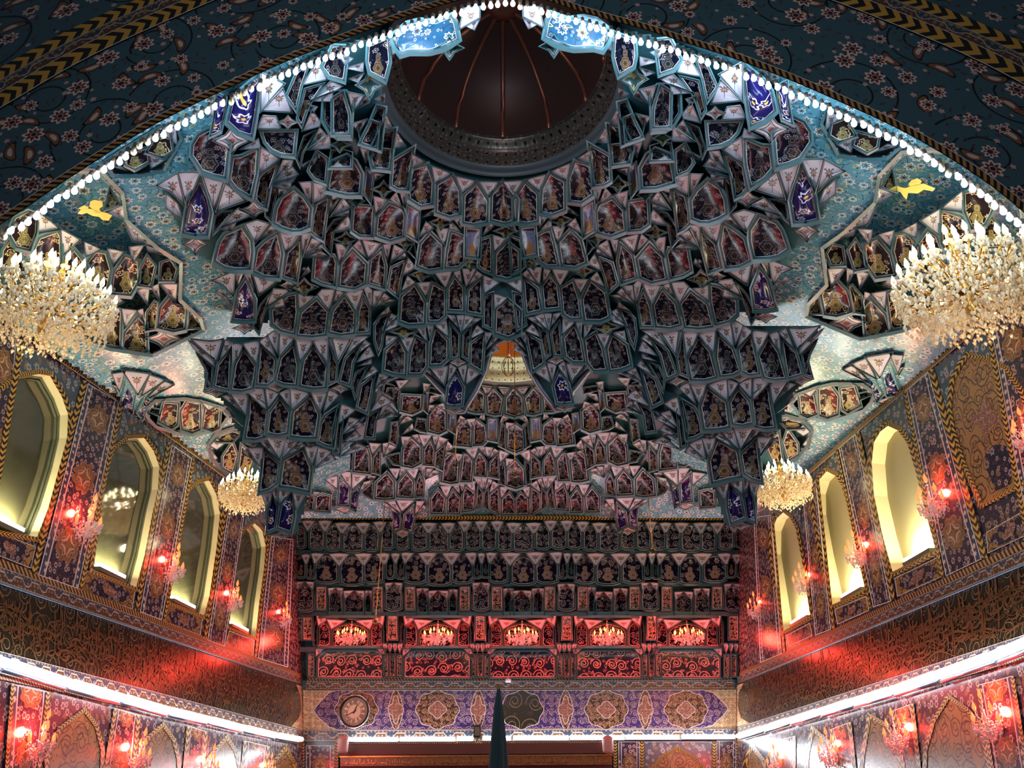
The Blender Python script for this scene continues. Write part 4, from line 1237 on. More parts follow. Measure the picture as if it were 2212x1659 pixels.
pilL = [[(83, 1242), (169, 1272), (258, 868), (190, 828)], [(302, 1322), (350, 1340), (415, 990), (371, 960)], [(448, 1383), (485, 1397), (528, 1112), (495, 1092)], [(557, 1422), (622, 1442), (634, 1165), (586, 1158)], [(-60, 1240), (-30, 1200), (42, 732), (-10, 690)]]
pilR = [[(1886, 1312), (1925, 1299), (1848, 938), (1811, 966)][::1], [(2043, 1245), (2120, 1208), (2005, 803), (1958, 843)], [(1761, 1373), (1795, 1360), (1762, 1040), (1733, 1062)], [(1642, 1432), (1689, 1412), (1665, 1112), (1628, 1118)], [(2225, 1165), (2260, 1150), (2212, 640), (2139, 702)]]
for par, pils, surf, nv in ((WL, pilL, surfL, (3, 3, 3, 3, 3)), (WR, pilR, surfR, (3, 3, 3, 3, 3))):
    for q, nvv in zip(pils, nv):
        inlay(par, 'pier_panel', q, surf, 'pilaster', -.03, nv=nvv, border=-1.5)
chL = [((184, 822), (72, 1240)), ((366, 955), (296, 1318)), ((490, 1090), (443, 1380)), ((582, 1156), (552, 1420)), ((47, 735), (-30, 1190)), ((262, 872), (175, 1274)), ((419, 992), (355, 1342))]
for (a, b), wv_ in zip(chL, (12, 9, 7, 5, 12, 9, 6)):
    hstrip(WL, 'chevron_pier_border', (a[0] - wv_ / 2, a[1]), (b[0] - wv_ / 2, b[1]), (a[0] + wv_ / 2, a[1]), (b[0] + wv_ / 2, b[1]), surfL, 'chevron', -.04, 4)
chR = [((2011, 797), (2127, 1205)), ((1852, 932), (1930, 1297)), ((1766, 1036), (1800, 1358)), ((1954, 845), (2036, 1246)), ((1668, 1106), (1694, 1410)), ((1806, 968), (1880, 1314)), ((2133, 706), (2220, 1165))]
for (a, b), wv_ in zip(chR, (13, 10, 7, 8, 5, 6, 10)):
    hstrip(WR, 'chevron_pier_border', (a[0] - wv_ / 2, a[1]), (b[0] - wv_ / 2, b[1]), (a[0] + wv_ / 2, a[1]), (b[0] + wv_ / 2, b[1]), surfR, 'chevron', -.04, 4)
# spandrels above the arches and panels below the sills
spL = [[(50, 740), (180, 832), (150, 960), (153, 900), (140, 850), (112, 802), (80, 797), (45, 806), (5, 830), (18, 800)],
       [(264, 876), (362, 960), (350, 1020), (352, 1000), (338, 962), (314, 935), (276, 938), (252, 955), (238, 980)],
       [(420, 996), (488, 1088), (482, 1120), (475, 1066), (455, 1029), (428, 1034), (406, 1050)], [(532, 1114), (580, 1156), (578, 1180), (572, 1150), (554, 1121), (530, 1136), (522, 1148)]]
spR = [[(1858, 932), (1950, 850), (1975, 970), (1962, 945), (1942, 920), (1918, 909), (1898, 922), (1880, 945)],
       [(1770, 1036), (1805, 972), (1822, 1045), (1806, 1018), (1786, 1007), (1768, 1026), (1762, 1060)],
       [(1672, 1106), (1730, 1064), (1730, 1130), (1708, 1106), (1692, 1097), (1678, 1110)],
       [(2018, 795), (2130, 712), (2160, 790), (2128, 772), (2092, 760), (2062, 800), (2046, 880), (2040, 900)]]
for par, sps, surf in ((WL, spL, surfL), (WR, spR, surfR)):
    for q in sps: inlay(par, 'spandrel_panel', q, surf, 'spandrel', -.02)
usL = [[(-30, 1140), (78, 1181), (67, 1228), (-30, 1190)], [(187, 1232), (293, 1274), (286, 1316), (177, 1278)], [(362, 1304), (438, 1335), (433, 1373), (354, 1343)], [(495, 1362), (549, 1382), (548, 1417), (486, 1395)]]
usR = [[(1932, 1249), (2026, 1203), (2036, 1245), (1938, 1289)], [(1802, 1316), (1871, 1287), (1878, 1319), (1809, 1349)], [(1699, 1372), (1750, 1345), (1755, 1373), (1704, 1397)], [(2130, 1150), (2230, 1092), (2230, 1150), (2133, 1196)]]
def shrink(q, k, j): c = np.mean(q, axis=0); return [(c[0] + (x - c[0]) * k, c[1] + (y - c[1]) * j) for x, y in q]
for par, us, surf in ((WL, usL, surfL), (WR, usR, surfR)):
    for q in us:
        inlay(par, 'sill_panel', q, surf, 'goldarab', -.02, border=-1.2)
        m = shrink(q, .86, .8); a = lerp(m[0], m[3], .5); b = lerp(m[1], m[2], .5)
        hexa = [a, lerp(m[0], m[1], .18), lerp(m[0], m[1], .82), b, lerp(m[3], m[2], .82), lerp(m[3], m[2], .18)]
        inlay(par, 'sill_cartouche', hexa, surf, 'cartouche', -.028)
        inlay(par, 'sill_medallion', shrink(hexa, .32, .62), surf, 'medal', -.036)
# blind niche with gold arabesque, right
bn = [(2122, 1085), (2086, 1000), (2063, 930), (2055, 880), (2062, 822), (2078, 790), (2092, 772), (2130, 780), (2168, 798), (2199, 842), (2230, 930), (2245, 1020)]
inlay(WR, 'blind_niche_panel', bn, surfR, 'goldarab', -.012); outline_strip(WR, 'chevron_arch_border', bn, 11, surfR, 'chevron', -.03)
inlay(WR, 'niche_medallion', starpoly(2130, 905, 34, 52), surfR, 'medal', -.024)
inlay(WR, 'niche_medallion', [(2128, 975), (2150, 960), (2185, 965), (2195, 1000), (2175, 1050), (2150, 1060), (2130, 1010)], surfR, 'cartouche', -.024)
# lower wall zone
lowL = [[(100, 1700), (110, 1620), (135, 1575), (182, 1540), (205, 1570), (218, 1620), (215, 1700)], [(296, 1700), (305, 1630), (325, 1595), (352, 1572), (372, 1600), (382, 1640), (384, 1700)], [(440, 1700), (455, 1640), (490, 1600), (506, 1625), (514, 1660), (514, 1700)], [(580, 1700), (595, 1650), (617, 1624), (632, 1650), (640, 1700)]]
lowR = [[(2000, 1700), (2003, 1620), (2020, 1560), (2050, 1511), (2085, 1535), (2115, 1570), (2140, 1700)], [(1862, 1700), (1868, 1630), (1881, 1553), (1915, 1572), (1935, 1610), (1945, 1700)], [(1745, 1700), (1748, 1630), (1758, 1582), (1785, 1605), (1800, 1640), (1808, 1700)], [(1610, 1700), (1614, 1650), (1625, 1619), (1645, 1645), (1655, 1700)]]
for par, lows, surf in ((WL, lowL, surfL), (WR, lowR, surfR)):
    for q in lows:
        inlay(par, 'blind_arch_panel', q, surf, 'goldarab', -.012); outline_strip(par, 'chevron_arch_border', q, 9, surf, 'chevron', -.03)
hstrip(WL, 'blue_spandrel_band', (-40, 1450), (655, 1606), (-40, 1700), (655, 1760), surfL, 'spandrel', .004)
hstrip(WR, 'blue_spandrel_band', (1591, 1600), (2250, 1412), (1591, 1760), (2250, 1700), surfR, 'spandrel', .004)
hstrip(WL, 'slant_stripe_border', (-40, 1446), (655, 1604), (-40, 1458), (655, 1610), surfL, 'barber', -.03)
hstrip(WR, 'slant_stripe_border', (1591, 1597), (2250, 1402), (1591, 1603), (2250, 1413), surfR, 'barber', -.03)
lpL = [[(12, 1700), (80, 1700), (105, 1495), (28, 1478)], [(222, 1700), (285, 1700), (300, 1545), (250, 1530)], [(395, 1700), (435, 1700), (445, 1580), (408, 1568)], [(520, 1700), (570, 1700), (580, 1612), (530, 1600)]]
lpR = [[(2150, 1700), (2225, 1700), (2186, 1460), (2112, 1480)], [(1960, 1700), (1990, 1700), (1970, 1520), (1928, 1535)], [(1820, 1700), (1850, 1700), (1835, 1560), (1795, 1575)], [(1668, 1700), (1715, 1700), (1715, 1590), (1668, 1603)]]
for par, ps, surf in ((WL, lpL, surfL), (WR, lpR, surfR)):
    for q in ps:
        inlay(par, 'pier_panel', q, surf, 'pilaster', -.02, nv=1.6, border=-1.2)
        for a, b in ((q[0], q[3]), (q[1], q[2])):
            hstrip(par, 'chevron_pier_border', (b[0] - 4, b[1]), (a[0] - 4, a[1]), (b[0] + 4, b[1]), (a[0] + 4, a[1]), surf, 'chevron', -.035, 3)

# ------------------------------------------------------------------ back wall
mb = MB(); zt = onY(1100, 1112, D)[2]
zf = onY(1100, 1468, D)[2]
poly_wall(mb, [(-7.0, 0), (6.4, 0), (6.4, zf), (-7.0, zf)], [], lambda a, b: np.array([a, D + .06, b]), 'teal'); poly_wall(mb, [(-7.0, zf), (6.4, zf), (6.4, zt + .5), (-7.0, zt + .5)], [], lambda a, b: np.array([a, D + .46, b]), 'teal')
mb.face([(-7, D + .06, zf), (6.4, D + .06, zf), (6.4, D + .46, zf), (-7, D + .46, zf)], 'teal'); mb.face([(-7, D + .0, zt), (6.4, D + .0, zt), (6.4, D + .46, zt + .1), (-7, D + .46, zt + .1)], 'teal')
WB = tag(mb.build('wall_back'), 'back wall with rows of tiled niches over a flowered frieze', kind='structure')
b2 = lambda x, y: (600 + x / 4.096, 1100 + y / 4.096)
b3 = lambda x, y: (1100 + x / 4.096, 1100 + y / 4.096)
def Arow(f, L): return [(f(x, yt)[0], f(x, yt)[1], f(x, yb)[1], hw / 4.096) for x, yt, yb, hw in L]
R1 = Arow(b2, [(205, 150, 340, 35), (345, 120, 350, 60), (490, 140, 360, 62), (665, 145, 375, 85), (830, 140, 365, 60), (970, 130, 350, 48), (1105, 180, 350, 50), (1255, 140, 360, 62), (1425, 140, 375, 82), (1580, 140, 365, 58), (1730, 125, 350, 62), (1870, 125, 350, 62), (2010, 140, 365, 58)]) + \
     Arow(b3, [(125, 145, 370, 82), (295, 140, 350, 58), (440, 120, 345, 62), (580, 130, 345, 58), (720, 140, 360, 58), (885, 140, 370, 82), (1050, 180, 350, 58), (1190, 130, 350, 56), (1320, 140, 350, 58), (1450, 140, 360, 58), (1610, 140, 370, 82), (1765, 150, 365, 58), (1920, 140, 350, 58), (2045, 170, 330, 40)])
R2 = Arow(b2, [(205, 420, 605, 35), (290, 420, 610, 32), (430, 410, 650, 95), (655, 420, 670, 98), (850, 410, 650, 82), (995, 410, 610, 34), (1085, 410, 610, 34), (1220, 405, 650, 92), (1430, 425, 670, 98), (1635, 405, 650, 90), (1765, 410, 605, 32), (1838, 410, 600, 30), (1955, 405, 645, 78)]) + \
     Arow(b3, [(125, 420, 665, 98), (335, 400, 650, 92), (475, 410, 605, 32), (550, 410, 600, 30), (670, 410, 650, 82), (875, 420, 665, 98), (1095, 410, 650, 90), (1225, 410, 610, 34), (1300, 410, 610, 32), (1415, 410, 650, 86), (1600, 420, 660, 92), (1820, 410, 640, 95), (1965, 420, 600, 35), (2070, 430, 600, 45)])
R3 = [(b2, 240, 660, 900, 75, 0), (b2, 385, 690, 890, 42, 1), (b2, 510, 715, 960, 62, 0), (b2, 675, 740, 965, 90, 0), (b2, 800, 740, 950, 28, 0), (b2, 885, 690, 900, 42, 1), (b2, 1025, 670, 890, 72, 0), (b2, 1170, 690, 890, 42, 1), (b2, 1280, 720, 955, 48, 0), (b2, 1420, 740, 965, 88, 0), (b2, 1550, 730, 950, 36, 0), (b2, 1655, 690, 890, 42, 1), (b2, 1798, 670, 890, 72, 0), (b2, 1940, 690, 890, 44, 1), (b2, 2040, 720, 950, 40, 0),
      (b3, 105, 740, 960, 90, 0), (b3, 255, 720, 950, 50, 0), (b3, 360, 690, 890, 42, 1), (b3, 505, 680, 890, 72, 0), (b3, 650, 690, 890, 42, 1), (b3, 730, 710, 950, 32, 0), (b3, 835, 750, 960, 78, 0), (b3, 985, 720, 955, 58, 0), (b3, 1110, 690, 880, 42, 1), (b3, 1245, 670, 890, 72, 0), (b3, 1395, 690, 890, 42, 1), (b3, 1545, 750, 955, 78, 0), (b3, 1705, 720, 940, 66, 0), (b3, 1840, 690, 880, 42, 1), (b3, 1975, 680, 890, 68, 0)]
pn = []; wn = []
def rowcells(R, kind, dp):
    for a in R: pn.append((archpoly(*a), kind, dp))
    for i in range(len(R) - 1):
        a, b = R[i], R[i + 1]; m = (a[0] + a[3] + b[0] - b[3]) / 2; yt = min(a[1], b[1]) - 3; h = a[2] - a[1]
        x0 = a[0] + a[3] * .25; x1 = b[0] - b[3] * .25
        wn.append([(x0, yt), (m, yt - 1.5), (x1, yt), (m + .8, yt + h * .42), (m - .8, yt + h * .42)])
R1 = [(a, b, c, d + .9) for a, b, c, d in R1]; R2 = [(a, b, c, d + .9) for a, b, c, d in R2]
rowcells(R1, 'scroll_small', .22); rowcells(R2, 'medal_navy', .28)
for f, x, yt, yb, hw, rc in R3:
    a = (f(x, 0)[0], f(0, yt)[1], f(0, yb)[1], hw / 4.096); red = hw > 75 or (not rc and yb > 930)
    pn.append((archpoly(*a, rect=bool(rc)), 'scroll_strip' if rc else 'scroll_small', .10 if rc else (.34 if red else .28)))
    if not rc: wn.append([(a[0] - a[3], a[1] - 3), (a[0] - a[3] * .15, a[1] - 4), (a[0] - a[3] * .9, a[1] + 12)]); wn.append([(a[0] + a[3], a[1] - 3), (a[0] + a[3] * .15, a[1] - 4), (a[0] + a[3] * .9, a[1] + 12)])
NC = [757, 945, 1128, 1313, 1484]
pcx = [b2(265, 0)[0], b2(1015, 0)[0], b2(1790, 0)[0], b3(510, 0)[0], b3(1262, 0)[0], b3(1985, 0)[0]]
for i, c in enumerate(NC):
    s = 1.0 if i != 4 else .97
    for dx, hw in ((-57 * s, 13), (-74 * s, 4.5), (57 * s, 13), (74 * s, 4.5)): pn.append((archpoly(c + dx, 1345 if abs(dx) < 60 else 1338, 1396, hw), 'scroll_small', .34))
    pn.append((archpoly(c, 1347, 1398, 40), 'scroll_small', .40))
    for sg in (-1, 1):
        wn.append([(c + sg * 12, 1341), (c + sg * 50, 1339), (c + sg * 41, 1358)]); wn.append([(c + sg * 50, 1336), (c + sg * 72, 1331), (c + sg * 69, 1350)])
    pn.append(([(c - 71, 1463), (c - 70, 1420), (c - 62, 1409), (c - 50, 1405), (c + 50, 1405), (c + 62, 1409), (c + 70, 1420), (c + 71, 1463)], 'scroll_navy', .12))
    for sg in (-1, 1): wn.append([(c + sg * 58, 1402), (c + sg * 74, 1402), (c + sg * 74, 1416)])
for i, c in enumerate(pcx):
    pn.append((archpoly(c, 1331, 1382, 10, True), 'scroll_strip', -.05))
    if 0 < i:
        for dx in (-15, 0, 15): pn.append((archpoly(c + dx, 1414, 1461, 5.5, True), 'scroll_strip', -.16 if dx == 0 else -.05))
        for dx in (-16, -5.5, 5.5, 16): wn.append([(c + dx - 5, 1391), (c + dx + 5, 1391), (c + dx, 1410)])
pn.append((archpoly(646, 1334, 1382, 7, True), 'scroll_strip', .03)); pn.append((archpoly(664, 1334, 1382, 7, True), 'scroll_strip', .03))
pn.append((archpoly(672, 1412, 1461, 6, True), 'scroll_strip', .03))
bs = lambda dz: (lambda x, y, o=0: onY(x, y, D, o + dz))
pn.sort(key=lambda t: -abs(area2(t[0]))); rest = MB()
for i, (poly, kind, dp) in enumerate(pn):
    mb = MB() if i < 99 else rest
    panel(mb, poly, bs((.06 if dp > .33 else -.12) if dp > 0 else dp - .12), kind, max(.05, abs(dp)), rim=3.6 if kind != 'scroll_strip' else 2.4, ledge=False)
    if i < 99: mb.build('niche_panel', WB)
tag(rest.build('niche_panel', WB), kind='stuff')
rest = MB(); wn.sort(key=lambda t: -abs(area2(t)))
for i, poly in enumerate(wn):
    mb = MB() if i < 99 else rest
    panel(mb, offset(poly, .9), bs(-.13), 'white', .06, rim=1.5)
    if i < 99: mb.build('spandrel_leaf', WB)
tag(rest.build('spandrel_leaf', WB), kind='stuff')
# curved cornice ledges over the lit niches
for yy0, yy1 in ((1188, 1199), (1258, 1267), (1321, 1331), (1398, 1408)): hstrip(WB, 'ledge', (640, yy0), (1596, yy0), (640, yy1), (1596, yy1), surfB, 'teal', -.04, 6)
for c in NC:
    for yy, hw, th in ((1338, 76, 5), (1403, 78, 5)):
        mb = MB(); an = np.linspace(0, math.pi, 19); z_ = onY(c, yy, D)[2]; z2_ = onY(c, yy - th, D)[2]; xc_ = onY(c, yy, D)[0]; hx = abs(onY(c + hw, yy, D)[0] - xc_)
        f_ = [(xc_ + hx * math.cos(a), D + .1 - .36 * math.sin(a) ** .6) for a in an]
        mb.face([(x, y, z_) for x, y in f_], 'teal'); mb.face([(x, y, z2_) for x, y in f_][::-1], 'teal')
        for i in range(18): mb.face([(f_[i][0], f_[i][1], z_), (f_[i + 1][0], f_[i + 1][1], z_), (f_[i + 1][0], f_[i + 1][1], z2_), (f_[i][0], f_[i][1], z2_)], 'teal')
        mb.build('niche_ledge', WB)
for c in []:
    for yy, hw, amp in ((1400, 80, 3), (1335, 52, 4)):
        mb = MB(); pts = [onY(c + hw * math.cos(a), yy - amp * 2 * (math.cos(a) ** 2) + 2, D, -.12 - .22 * abs(math.sin(a))) for a in np.linspace(0, math.pi, 17)]
        mb.tube(pts, .035, 'teal', 6); mb.build('niche_ledge', WB)
hstrip(WB, 'chevron_cornice', (640, 1113), (1596, 1115), (640, 1122), (1596, 1124), surfB, 'chevron', -.10, 30)
hstrip(WB, 'slant_stripe_border', (664, 1464), (1583, 1461), (664, 1471), (1583, 1468), surfB, 'barber', -.06, 20)
hstrip(WB, 'zigzag_border', (663, 1472), (1584, 1469), (660, 1489), (1587, 1487), surfB, 'band', -.07, 20)
hstrip(WB, 'cream_frieze', (655, 1491), (1590, 1489), (655, 1577), (1590, 1573), surfB, 'cream', -.02, 6)
hstrip(WB, 'zigzag_border', (655, 1578), (1590, 1574), (655, 1601), (1590, 1598), surfB, 'band', -.05, 20)
def lobed(cx, cy, rx, ry, k, amp, n=64): return [(cx + rx * (1 + amp * math.cos(k * t)) * math.cos(t), cy + ry * (1 + amp * math.cos(k * t)) * math.sin(t)) for t in np.linspace(0, 2 * math.pi, n + 1)[:-1]]
cart = [(678, 1535), (690, 1518), (700, 1508), (712, 1496), (730, 1492)] + [(1520, 1491), (1540, 1497), (1552, 1508), (1564, 1520), (1572, 1531), (1562, 1545), (1550, 1556), (1538, 1567), (1518, 1572), (730, 1576), (712, 1570), (700, 1560), (688, 1549)]
inlay(WB, 'violet_cartouche', cart, surfB, 'bluearab', -.03, border=1.2)
for cx in (770, 945, 1127, 1310, 1482): 
    inlay(WB, 'frieze_roundel', lobed(cx, 1533, 46, 41, 8, .05), surfB, 'roundel' if cx != 1127 else 'frieze', -.036, border=-1.0)
    if cx not in (1127, 770): inlay(WB, 'frieze_medallion', lobed(cx, 1533, 17, 16, 4, .12), surfB, 'medal', -.042, border=1)
for cx in (855, 1033, 1222, 1394):
    inlay(WB, 'frieze_roundel', lobed(cx, 1533, 14, 40, 4, .05), surfB, 'roundel', -.036, border=1)
    inlay(WB, 'frieze_medallion', lobed(cx, 1533, 13, 24, 4, .25), surfB, 'medal', -.042, border=1)
# side friezes end in a cream panel with a lobed edge
for par, surf, q in ((WL, surfL, [(655, 1578), (660, 1484), (640, 1478), (648, 1500), (651, 1530), (646, 1550), (630, 1569)]), (WR, surfR, [(1591, 1570), (1588, 1481), (1606, 1476), (1596, 1495), (1594, 1525), (1600, 1550), (1618, 1562)])):
    inlay(par, 'cream_frieze', q, surf, 'cream', -.03)
# below the frieze
inlay(WB, 'pier_panel', [(661, 1700), (722, 1700), (722, 1610), (661, 1610)], surfB, 'pilaster', -.03, nv=1, border=-1)
inlay(WB, 'pier_panel', [(1336, 1700), (1382, 1700), (1382, 1602), (1336, 1602)], surfB, 'pilaster', -.03, nv=1, border=-1)
inlay(WB, 'pier_panel', [(1548, 1700), (1590, 1700), (1590, 1600), (1548, 1600)], surfB, 'pilaster', -.03, nv=1, border=-1)
inlay(WB, 'spandrel_panel', [(1390, 1700), (1540, 1700), (1540, 1602), (1390, 1602)], surfB, 'spandrel', -.02, border=-1)
arL = [(1405, 1700), (1412, 1660), (1430, 1638), (1463, 1618), (1500, 1640), (1520, 1665), (1530, 1700)]
inlay(WB, 'blind_arch_panel', arL, surfB, 'goldarab', -.03); outline_strip(WB, 'chevron_arch_border', arL, 6, surfB, 'chevron', -.04)
for x in (654, 727, 1329, 1387, 1543, 1594): hstrip(WB, 'chevron_pier_border', (x - 4, 1602), (x - 4, 1700), (x + 4, 1602), (x + 4, 1700), surfB, 'chevron', -.05, 3)
hstrip(WB, 'slant_stripe_border', (730, 1602), (1325, 1600), (730, 1607), (1325, 1605), surfB, 'barber', -.06, 12)
door = tag(empty('door_1', onY(1030, 1640, D)), 'wide doorway under a gilded inscribed lintel', kind='structure')
def inl(root, name, poly, mat, o, dep=.1):
    m_ = MB(); f = [onY(x, y, D, o) - np.array(root.location) for x, y in poly]; b = [onY(x, y, D, o + dep) - np.array(root.location) for x, y in poly]
    m_.face(f, mat, [(p[0], p[2]) for p in f])
    for i in range(len(f)): m_.face([f[i], f[(i + 1) % 4], b[(i + 1) % 4], b[i]], mat, [(0, 0)] * 4)
    return m_.build(name, root)
inl(door, 'header', [(731, 1631), (1326, 1627), (1326, 1606), (731, 1608)], 'wood', -.2, .25)
inl(door, 'lintel', [(735, 1655), (1322, 1652), (1322, 1630), (735, 1634)], 'lintel', -.3, .3)
inl(door, 'door_leaf', [(735, 1760), (1322, 1760), (1322, 1652), (735, 1655)], 'wood', -.1, .1)
inl(door, 'lintel_moulding', [(733, 1636), (1324, 1632), (1324, 1629), (733, 1633)], 'brass', -.34, .05)
mb = MB(); fl0 = 0.0; mb.face([(-6.5, 2, fl0), (6.2, 2, fl0), (6.2, 20, fl0), (-6.5, 20, fl0)], 'floor'); tag(mb.build('floor'), 'pale stone floor', kind='structure')
# ------------------------------------------------------------------ calligraphy strokes on the friezes
def calligraphy(par, name, quad, surf, n, mat, o, seed, rows=2, tall=.34, maxw=.028):
    rnd = random.Random(seed); mb = MB()
    a0, a1, b0, b1 = [surf(*q, o) for q in quad]     # top-left, top-right, bottom-left, bottom-right
    L = np.linalg.norm(a1 - a0); Hh = np.linalg.norm(a0 - b0)
    def P(s, t): s = min(max(s, 0), 1); top = a0 + (a1 - a0) * s; bot = b0 + (b1 - b0) * s; return bot + (top - bot) * t
    def stroke(pts, wd):
        q = []
        for i, (s, t) in enumerate(pts):
            p = pts[min(i + 1, len(pts) - 1)]; m = pts[max(i - 1, 0)]
            dx, dy = (p[0] - m[0]) * L, (p[1] - m[1]) * Hh; l = math.hypot(dx, dy) + 1e-9; k = i / (len(pts) - 1)
            ww = wd * (.25 + .75 * math.sin(math.pi * min(1, k * 1.15 + .08)))
            nx, ny = -dy / l * ww / L, dx / l * ww / Hh
            q.append((P(s + nx, t + ny), P(s - nx, t - ny)))
        for i in range(len(q) - 1): mb.face([q[i][0], q[i + 1][0], q[i + 1][1], q[i][1]], mat)
    for i in range(n):
        s0 = i / n + rnd.uniform(-.3, .3) / n; base = rnd.choice([.1, .22, .34, .46, .58, .68]) if rows == 2 else .25
        kind = rnd.random(); wd = maxw * rnd.uniform(.7, 1.15) * Hh
        sx = Hh / L
        if kind < .30:      # upright letter with a slight lean and hook
            h = rnd.uniform(.18, .42) if rnd.random() < .7 else rnd.uniform(.4, .6); stroke([(s0 + .02 * sx * math.sin(k / 8 * 3), base + h * (1 - k / 8)) for k in range(9)] + [(s0 - .06 * sx, base - .02)], wd)
        elif kind < .68:    # bowl
            r = rnd.uniform(.09, .19); stroke([(s0 + r * sx * math.cos(t), base + .12 + r * .7 * math.sin(t)) for t in np.linspace(.25, -3.5, 14)], wd * 1.1)
        elif kind < .82:    # long sweep
            l = rnd.uniform(.4, .95) * sx; stroke([(s0 + l * k / 10, base + .1 * math.sin(k / 10 * math.pi * 1.3) - .05) for k in range(11)], wd * 1.15)
        elif kind < .93:    # eye letter
            r = rnd.uniform(.05, .09); stroke([(s0 + r * sx * math.cos(t), base + .1 + r * math.sin(t)) for t in np.linspace(0, 6.2, 12)] + [(s0 + r * sx * 2, base - .05), (s0 - r * sx, base - .14)], wd * .8)
        else:
            r = rnd.uniform(.2, .3); stroke([(s0 + r * sx * math.cos(t) * (1 - t * .08), .5 + r * math.sin(t) * (1 - t * .08)) for t in np.linspace(0, 7.5, 26)], wd * .35)
        if rnd.random() < .7:
            ds, dt = s0 + rnd.uniform(-.1, .2) * sx, base + rnd.choice([-.08, .3, .38]); e = .028
            if .04 < dt < .95: mb.face([P(ds - e * sx, dt), P(ds, dt - e), P(ds + e * sx, dt), P(ds, dt + e)], mat)
    return mb.build(name, par)
calligraphy(WL, 'inscription', [(-40, 1252), (636, 1476), (-40, 1392), (628, 1566)], surfL, 560, 'gilt', -.03, 3, tall=.2, maxw=.019)
calligraphy(WR, 'inscription', [(1612, 1472), (2250, 1209), (1622, 1558), (2250, 1354)], surfR, 560, 'gilt', -.03, 5, tall=.2, maxw=.019)
calligraphy(WB, 'door_inscription', [(745, 1635), (1315, 1631), (745, 1654), (1315, 1651)], surfB, 110, 'brass', -.33, 9, 1)
def medal_calli(pts_px, surf, o=-.02):
    for poly in pts_px:
        mb = MB(); poly2 = resample(poly, 12); f = [surf(x, y, o - .03) for x, y in poly2]; b = [surf(x, y, o + .06) for x, y in poly2]
        for t in geometry.tessellate_polygon([[Vector((x, y, 0)) for x, y in poly2]]): mb.face([f[i] for i in t], 'yellowmed')
        for i in range(len(f)): mb.face([f[i], f[(i + 1) % len(f)], b[(i + 1) % len(f)], b[i]], 'dark')
        mb.build('yellow_calligram', ceiling)
z0 = lambda L: [(x / 2.989, y / 2.989) for x, y in L]
cal = [z0([(500, 1380), (520, 1355), (560, 1345), (600, 1350), (640, 1365), (690, 1375), (725, 1390), (700, 1425), (660, 1420), (640, 1400), (600, 1395), (560, 1375), (530, 1385)]), z0([(575, 1335), (585, 1300), (610, 1290), (660, 1300), (665, 1330), (640, 1350), (655, 1375), (625, 1385), (600, 1350)]), z0([(505, 1345), (545, 1325), (575, 1340), (540, 1362)])]
medal_calli(cal, s_N); r2 = lambda L: [(1480 + x / 2.989, y / 2.989) for x, y in L]
calR = [r2([(1310, 1225), (1360, 1200), (1420, 1215), (1480, 1195), (1540, 1185), (1615, 1215), (1600, 1235), (1540, 1225), (1500, 1250), (1440, 1245), (1430, 1290), (1410, 1270), (1390, 1240)]), r2([(1440, 1190), (1460, 1165), (1500, 1150), (1530, 1170), (1510, 1200), (1530, 1215), (1490, 1225), (1460, 1215)])]
medal_calli(calR, s_N)

# ------------------------------------------------------------------ front arch
YA = 4.45
arc = [(-30, 505), (50, 455), (124, 401), (201, 353), (274, 304), (346, 262), (427, 222), (485, 195), (579, 150), (654, 118), (713, 98), (767, 76), (840, 50), (917, 22), (991, 2), (1028, -10), (1090, -22), (1155, -8), (1228, 18), (1322, 46), (1402, 66), (1473, 91), (1517, 104), (1590, 128), (1674, 160), (1754, 193), (1831, 228), (1912, 264), (1992, 306), (2072, 354), (2146, 404), (2204, 452), (2250, 495)]
P2 = []
for x, y in arc: q = onY(x, y, YA); P2.append((q[0], q[2]))
# smooth resample in the arch plane
def resamp(L, d):
    L = [np.array(p) for p in L]; out = [L[0]]; acc = 0
    cum = [0]
    for i in range(1, len(L)): cum.append(cum[-1] + np.linalg.norm(L[i] - L[i - 1]))
    n = int(cum[-1] / d); out = []
    for k in range(n + 1):
        s = cum[-1] * k / n; i = max(0, min(len(L) - 2, np.searchsorted(cum, s) - 1)); t = (s - cum[i]) / (cum[i + 1] - cum[i]); out.append(L[i] * (1 - t) + L[i + 1] * t)
    return out, cum[-1]
AR, AL = resamp(P2, .10)
for _ in range(3): AR = [AR[0]] + [(AR[i - 1] + AR[i] * 2 + AR[i + 1]) / 4 for i in range(1, len(AR) - 1)] + [AR[-1]]
nrm = []
for i in range(len(AR)):
    d = AR[min(i + 1, len(AR) - 1)] - AR[max(i - 1, 0)]; d /= np.linalg.norm(d); nrm.append(np.array([-d[1], d[0]]))
wf = tag(empty('wall_front'), 'dark turquoise arabesque arch framing the vault', kind='structure')
cum = [0]
for i in range(1, len(AR)): cum.append(cum[-1] + np.linalg.norm(AR[i] - AR[i - 1]))
def aband(name, d0, d1, mat, y0=YA, y1=None, uvw=False, o=0):
    mb = MB(); y1 = y0 if y1 is None else y1
    for i in range(len(AR) - 1):
        q = []
        for (ii, d, yy) in ((i, d0, y0), (i + 1, d0, y0), (i + 1, d1, y1), (i, d1, y1)):
            p = AR[ii] + nrm[ii] * d; q.append((p[0], yy - o, p[1]))
        w_ = max(abs(d1 - d0), abs(y1 - y0))
        u0, u1 = cum[i], cum[i + 1]
        if uvw: uv = [(u0 / w_, 0), (u1 / w_, 0), (u1 / w_, 1), (u0 / w_, 1)]
        else: uv = [(u0, d0), (u1, d0), (u1, d1), (u0, d1)]
        mb.face(q, mat, uv)
    return mb.build(name, wf)
aband('soffit', 0, .62, 'teal', YA, YA + .42)
aband('slant_stripe_border', 0, .06, 'barber', uvw=True, o=.01)
aband('cream_line', .06, .067, 'line', o=.012)
